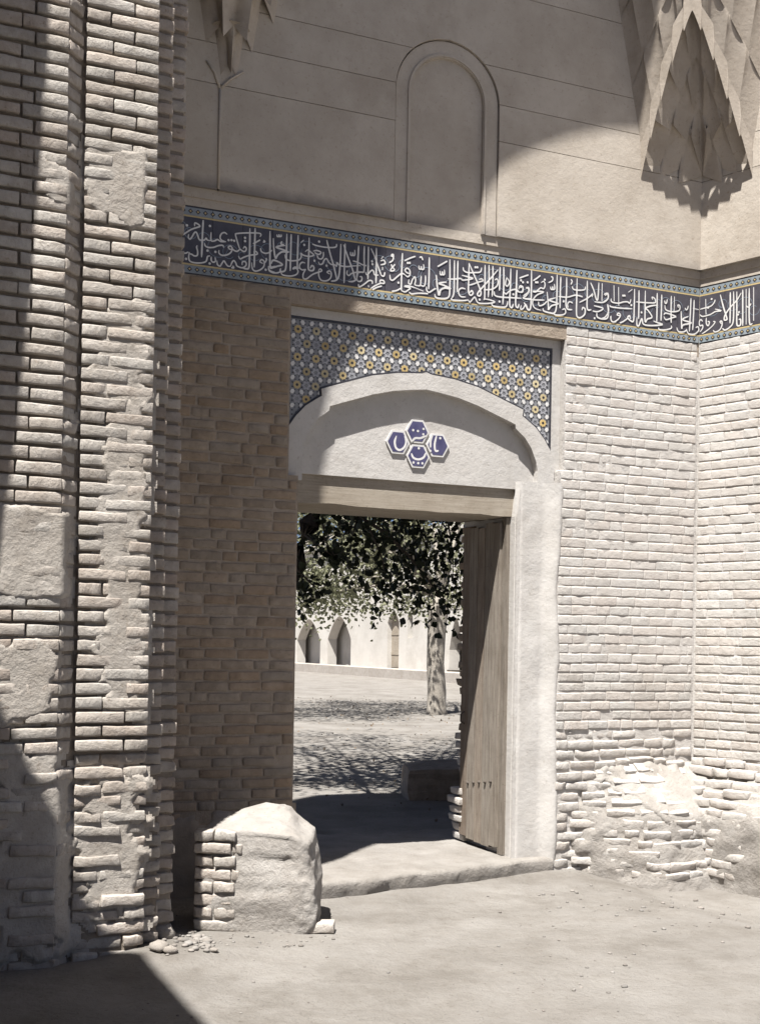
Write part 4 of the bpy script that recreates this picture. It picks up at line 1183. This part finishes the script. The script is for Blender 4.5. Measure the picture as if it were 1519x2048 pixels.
# loose stones and rubble at the foot of the pier
def stone_mesh(seed, r):
    bm = bmesh.new(); bmesh.ops.create_icosphere(bm, subdivisions=2, radius=1.0)
    rs = random.Random(seed); o = Vector((rs.uniform(-9, 9), rs.uniform(-9, 9), rs.uniform(-9, 9)))
    for v in bm.verts:
        k = .78 + .5 * abs(noise.noise(v.co * 1.3 + o)) + .12 * noise.noise(v.co * 3 + o)
        v.co = Vector((v.co.x * 1.15, v.co.y, v.co.z * .72)) * k * r
    me = bpy.data.meshes.new('stone'); bm.to_mesh(me); bm.free()
    me.materials.append(M['stone'])
    me.polygons.foreach_set('use_smooth', [True] * len(me.polygons))
    return me
SM = [stone_mesh(i, 1.0) for i in range(5)]
spots = [(325, 1880, .062, 'squarish pale stone standing at the foot of the tall pier'), (318, 1908, .055, 'flat pale stone in front of the squarish stone at the pier foot'),
         (340, 1912, .04, 'small pale stone wedged beside the flat stone by the pier'), (428, 1908, .022, 'tiny pale stone at the outer end of the rubble strewn beside the pier')]
for i, (x, y, r, lb) in enumerate(spots):
    g = G(x, y, .02)
    o = link(bpy.data.objects.new('stone', SM[i % 5])); o.location = (g.x, g.y, gz(g.x, g.y) + r * .35); o.scale = (r, r, r * (1.25 if i == 0 else .8)); o.rotation_euler = (0, 0, i * 1.3)
    tag(o, lb, 'stone', 'stones at the foot of the tall pier')
rr_ = random.Random(12); mb = MB()
def scatter(mb_, x, y, r):
    g = G(x, y); z = gz(g.x, g.y)
    me = SM[rr_.randrange(5)]; rot = Matrix.Rotation(rr_.uniform(0, 6), 4, 'Z')
    mt = Matrix.Translation((g.x, g.y, z + r * .25)) @ rot @ Matrix.Diagonal((r, r, r * .8, 1))
    mb_.add([mt @ v.co for v in me.vertices], [tuple(p.vertices) for p in me.polygons])
for i in range(90): scatter(mb, rr_.gauss(390, 26), rr_.gauss(1897, 10), abs(rr_.gauss(.010, .006)) + .004)
for i in range(60): scatter(mb, rr_.uniform(380, 670), rr_.gauss(1885, 12), abs(rr_.gauss(.005, .004)) + .002)
for i in range(70): scatter(mb, rr_.uniform(1080, 1500), 1760 + rr_.expovariate(1 / 22.) + 40 * math.sin((rr_.random()) * 1.5), abs(rr_.gauss(.007, .005)) + .002)
for i in range(160): scatter(mb, rr_.uniform(250, 1500), rr_.uniform(1790, 2040), abs(rr_.gauss(.0025, .003)) + .0012)
for i in range(24): scatter(mb, rr_.gauss(1205, 60), rr_.gauss(1955, 25), abs(rr_.gauss(.004, .003)) + .002)
PB = link(bpy.data.objects.new('rubble', mb.mesh('rubble', pmat('rubble', (.14, .128, .115), (.22, .206, .19), 9, .6, 50, rnd=.2, island=True), True)))
PB['kind'] = 'stuff'; tag(PB, 'loose rubble and pebbles scattered over the ground before the doorway', 'rubble')

# ================================================================== COURTYARD
def add_leaf(mb_, p, size, rg, droop=.5):
    d = Vector((rg.gauss(0, 1), rg.gauss(0, 1), rg.gauss(-droop, .7))).normalized()
    a = d.cross(Vector((rg.gauss(0, 1), rg.gauss(0, 1), rg.gauss(0, 1)))).normalized()
    up = d.cross(a)
    L_, w = size * rg.uniform(.75, 1.2), size * rg.uniform(.32, .46)
    p = Vector(p)
    fold = up * (w * rg.uniform(.1, .4))
    mb_.add([p, p + d * L_ * .35 + a * w + fold, p + d * L_ * .75 + a * w * .6 + fold * .6, p + d * L_, p + d * L_ * .75 - a * w * .6 + fold * .6, p + d * L_ * .35 - a * w + fold],
            [(0, 1, 2, 3), (0, 3, 4, 5)])

def lerp_path(pts, t):
    k = t * (len(pts) - 1); i = min(int(k), len(pts) - 2); return Vector(pts[i]).lerp(Vector(pts[i + 1]), k - i)

# ---- near tree, in the shade just behind the wall: leaning trunk, drooping twigs with big leaves
rg = random.Random(44)
TA = thing('shade_tree', 'dark leafy tree with drooping twigs just behind the doorway, leaning trunk at the left jamb', 'tree', (-1.75, 10.75, 0), frame=False)
DA = 10.6
tk = MB()
tk.tube([(-1.75, 10.75, -.1), (-1.5, 10.75, .9), (-1.1, 10.7, 1.7), P(590, 1120, DA), P(618, 1050, DA), P(648, 985, DA), P(700, 880, 10.9), P(760, 740, 11.4)], [.20, .17, .15, .115, .10, .09, .07, .04], 10)
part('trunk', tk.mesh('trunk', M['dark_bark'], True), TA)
br = MB(); lf = MB()
twigs = [
    ([P(655, 985, 10.6), P(705, 1025, 10.5), P(770, 1065, 10.4), P(820, 1115, 10.3), P(860, 1165, 10.3), P(900, 1225, 10.3)], .022, 120, .12),
    ([P(640, 1000, 10.7), P(720, 1010, 10.9), P(800, 1015, 11.0), P(880, 1030, 11.0), P(950, 1050, 11)], .02, 190, .17),
    ([P(705, 1000, 10.4), P(740, 1060, 10.3), P(765, 1120, 10.2), P(772, 1185, 10.2)], .014, 120, .13),
    ([P(800, 960, 11.2), P(830, 1030, 11.2), P(850, 1090, 11.1), P(862, 1150, 11.0)], .014, 170, .18),
    ([P(880, 960, 11.4), P(895, 1040, 11.3), P(905, 1110, 11.2), P(905, 1170, 11.2)], .014, 150, .15),
    ([P(560, 1110, 10.4), P(600, 1145, 10.3), P(625, 1170, 10.2), P(638, 1178, 10.2)], .014, 40, .06),
    ([P(600, 1140, 10.3), P(608, 1180, 10.3), P(606, 1215, 10.3)], .008, 26, .035),
    ([P(640, 1010, 10.5), P(650, 1080, 10.4), P(668, 1110, 10.3), P(690, 1105, 10.2)], .010, 46, .07),
    ([P(610, 1070, 10.5), P(640, 1095, 10.4), P(665, 1112, 10.3)], .010, 36, .05),
    ([P(720, 1010, 10.8), P(700, 1090, 10.6), P(695, 1150, 10.5)], .010, 60, .09),
    ([P(760, 1050, 10.7), P(800, 1090, 10.6), P(820, 1150, 10.5), P(815, 1190, 10.5)], .010, 110, .14),
    ([P(840, 1010, 11.6), P(700, 1030, 11.8), P(660, 1035, 11.8)], .012, 60, .13)]
for pts, r, cnt, spread in twigs:
    br.tube(pts, [r * (1 - .75 * i / (len(pts) - 1)) for i in range(len(pts))], 6)
    for i in range(int(cnt * 1.4)):
        p = lerp_path(pts, rg.random()) + Vector((rg.gauss(0, 1), rg.gauss(0, 1.6), rg.gauss(-.25, .9))) * spread
        add_leaf(lf, p, rg.uniform(.05, .085), rg, .9)
for i in range(30):
    a = Vector(lerp_path([P(648, 985, DA), P(760, 740, 11.4)], rg.random()))
    b = Vector((rg.uniform(-3.2, 2.4), rg.uniform(11.0, 18.0), rg.uniform(4.0, 6.2)))
    br.tube([a, a.lerp(b, .5) + Vector((0, 0, .3)), b], [.022, .014, .006], 6)
    for k in range(26):
        c = a.lerp(b, rg.uniform(.35, 1.05)) + Vector((rg.gauss(0, .45), rg.gauss(0, .45), rg.gauss(0, .3)))
        c.z = max(c.z, 1.75 + .125 * c.y + rg.random() * .4)
        for q in range(18): add_leaf(lf, c + Vector((rg.gauss(0, .24), rg.gauss(0, .24), rg.gauss(0, .16))), rg.uniform(.08, .12), rg, .6)
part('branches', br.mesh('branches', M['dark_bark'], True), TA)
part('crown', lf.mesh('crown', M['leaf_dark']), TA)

# ---- sunlit trees in the court
def court_tree(name, label, base, trunk_pts, rads, crown_c, crown_r, nclump, per, seed, zmin):
    rg = random.Random(seed)
    t = thing(name, label, 'tree', base, 'trees standing in the courtyard', frame=False)
    m = MB(); m.tube(trunk_pts, rads, 14)
    for i, v in enumerate(m.v):
        w = noise.noise_vector(Vector(v) * 2.2) * .045; m.v[i] = (v[0] + w.x, v[1] + w.y, v[2])
    part('trunk', m.mesh('trunk', M['bark'], True), t)
    b_, l_ = MB(), MB(); head = Vector(trunk_pts[-1])
    for k in range(nclump):
        while True:
            d = Vector((rg.uniform(-1, 1), rg.uniform(-1, 1), rg.uniform(-1, 1)))
            if .25 < d.length < 1: break
        c = Vector(crown_c) + Vector((d.x * crown_r[0], d.y * crown_r[1], d.z * crown_r[2]))
        if c.z < zmin: c.z = zmin + rg.random() * .3
        if k < 16:
            mid = head.lerp(c, .5) + Vector((0, 0, rg.uniform(-.1, .35)))
            b_.tube([head - Vector((0, 0, rg.uniform(0, .25))), mid, c], [.07 * rg.uniform(.6, 1.2), .035, .012], 6)
        rad = rg.uniform(.25, .55)
        for q in range(per):
            add_leaf(l_, c + Vector((rg.gauss(0, rad), rg.gauss(0, rad), rg.gauss(-.05, rad * .55))), rg.uniform(.07, .12), rg, .5)
    part('branches', b_.mesh('branches', M['bark'], True), t)
    part('crown', l_.mesh('crown', M['leaf_pale']), t)
    return t
gB = G(873, 1428)
court_tree('courtyard_tree', 'sunlit pale-barked tree with a thick straight trunk standing in the courtyard', (gB.x, gB.y, 0),
           [(gB.x, gB.y, -.15), (gB.x, gB.y, .12), (gB.x - .02, gB.y, .5), (gB.x - .06, gB.y, 1.1), (gB.x - .03, gB.y, 1.8), (gB.x + .02, gB.y, 2.35), (gB.x + .06, gB.y, 2.7)],
           [.30, .235, .215, .205, .205, .22, .15], (.2, 27.6, 4.1), (3.4, 3.2, 2.2), 120, 85, 5, 2.15)
court_tree('courtyard_tree', 'bushy sunlit tree left of the thick-trunked one, only its pale low foliage showing', (-3.9, 23.5, 0),
           [(-3.9, 23.5, -.1), (-3.8, 23.5, 1.0), (-3.6, 23.5, 2.2)], [.26, .22, .16], (-2.2, 24.2, 3.7), (2.7, 2.4, 1.9), 90, 80, 6, 2.05)

# ---- arcaded range on the far side of the court
fa, fb_ = G(585, 1339), G(935, 1365)
fd = (fb_ - fa).normalized(); fang = math.atan2(fd.y, fd.x)
MF = Matrix.Translation((fa.x, fa.y, 0)) @ Matrix.Rotation(fang, 4, 'Z'); MFI = MF.inverted()
def FB(x, y=1300):
    o = MFI @ Vector((0, 0, EYE)); d = MFI.to_3x3() @ ray(x, y); k = -o.y / d.y
    return (o.x + d.x * k, o.z + d.z * k)
FR = link(bpy.data.objects.new('courtyard_building', None)); FR.matrix_world = MF; FR['_b'] = [0, 0, 0]
tag(FR, 'long whitewashed building with arched bays and a tall doorway across the courtyard', 'building')
HT = 6.2
ops = []                                                         # (u0, u1, spring, apex, sill)
def op(x0, x1, ys, ya, yb=None):
    u0, u1 = FB(x0)[0], FB(x1)[0]; um = (x0 + x1) / 2
    ops.append((u0, u1, FB(um, ys)[1], FB(um, ya)[1], .42 if yb is None else FB(um, yb)[1]))
op(594, 640, 1280, 1238); op(655, 701, 1278, 1232); op(774, 797, 1245, 1222); op(814, 824, 1236, 1222, 1276); op(898, 924, 1300, 1235)
us = -14.0
mb = MB()
def arch_head(u0, u1, zs, za, zt_):
    c, h = (u0 + u1) / 2, (u1 - u0) / 2
    pts = []
    for i in range(13):
        t = -1 + i / 6; pts.append((c + h * t, zs + (za - zs) * (1 - abs(t) ** 1.7)))
    return [(u0, zt_)] + pts + [(u1, zt_)]
for (u0, u1, zs, za, zb) in ops:
    mb.box(us, u0, 0, .498, 0, HT); us = u1
    mb.prism(arch_head(u0, u1, zs, za, HT), 0, .498)
    if zb > .5: mb.box(u0, u1, 0, .498, 0, zb)
mb.box(us, us + 16, 0, .498, 0, HT)
part('wall', mb.mesh('wall', M['pale_wall']), FR)
for i, (u0, u1, zs, za, zb) in enumerate(ops):
    m = MB()
    if i in (0, 1, 4):
        m.box(u0, u1, -.02, .02, za + .35, za + .5); part('hood_mould', m.mesh('hood_mould', M['pale_wall']), FR)
    elif i == 2:
        m.box(u0, u1, .22, .30, .42, za + .1); d_ = part('door', m.mesh('door', M['lintel_wood']), FR)
        for zz in (1.0, 1.9):
            m = MB(); m.box(u0, u1, .20, .218, zz, zz + .12); part('rail', m.mesh('rail', M['lintel_wood']), d_, loc=(0, 0, 0))
    else:
        m.box(u0, u1, .40, .45, zb, za + .1); part('window', m.mesh('window', M['dark_opening']), FR)
mb = MB(); mb.box(-14, us + 16, .80, .95, 0, HT - .01); part('rear_wall', mb.mesh('rear_wall', M['pale_wall']), FR)
mb = MB(); mb.box(-16, us + 17, -1.1, .02, -.2, .40)
part('terrace', mb.mesh('terrace', M['stone']), FR)
mb = MB(); mb.box(-14, us + 16, -.25, 6.0, HT, HT + .35)
part('roof', mb.mesh('roof', M['pale_wall']), FR)

# ---- small things in the court
g0, g1 = G(893, 1362), G(925, 1362)
BN = thing('garden_bench', 'small dark wooden bench far off beside the thick courtyard trunk', 'bench', ((g0.x + g1.x) / 2, g0.y, 0), frame=False)
w_ = g1.x - g0.x
mb = MB(); mb.box(-w_ / 2, w_ / 2, -.2, .2, .40, .46); part('seat', mb.mesh('seat', M['dark_bark']), BN, loc=(0, 0, 0))
for x in (-w_ / 2 + .12, w_ / 2 - .12):
    mb = MB(); mb.box(x - .05, x + .05, -.18, .18, -.02, .40); part('leg', mb.mesh('leg', M['dark_bark']), BN, loc=(0, 0, 0))
ga = G(818, 1602); gb_ = G(905, 1602)
mb = MB(); mb.box(0, 1.2, 0, .75, -.05, .34)
bmx = bmesh.new(); me0 = mb.mesh('low_bench', M['wall_brick']); bmx.from_mesh(me0)
bmesh.ops.subdivide_edges(bmx, edges=bmx.edges[:], cuts=5, use_grid_fill=True)
for v in bmx.verts:
    c_ = Vector((max(.06, min(1.14, v.co.x)), max(.06, min(.69, v.co.y)), min(.27, v.co.z))); d_v = v.co - c_
    if d_v.length > 1e-6: v.co = c_ + d_v.normalized() * min(d_v.length, .065)
    v.co += noise.noise_vector(v.co * 3.1) * .05 + noise.noise_vector(v.co * 9) * .012
bmx.to_mesh(me0); bmx.free()
LB = link(bpy.data.objects.new('low_bench', me0)); LB.location = (ga.x, ga.y, 0); LB.rotation_euler = (0, 0, .1)
tag(LB, 'low rough stone bench in the shade just inside the courtyard', 'bench')
# fallen leaves and twigs on the courtyard ground
rg = random.Random(77); lt_ = MB()
for i in range(900):
    x, y = rg.uniform(-3, 4), rg.uniform(10, 34)
    add_leaf(lt_, (x, y, gz(x, y) + .012), rg.uniform(.025, .05), rg, .0)
LT = link(bpy.data.objects.new('leaf_litter', lt_.mesh('leaf_litter', M['litter']))); LT['kind'] = 'stuff'
tag(LT, 'dry leaf litter strewn over the courtyard ground', 'leaf litter')

for o in bpy.data.objects:
    if '_b' in o: del o['_b']
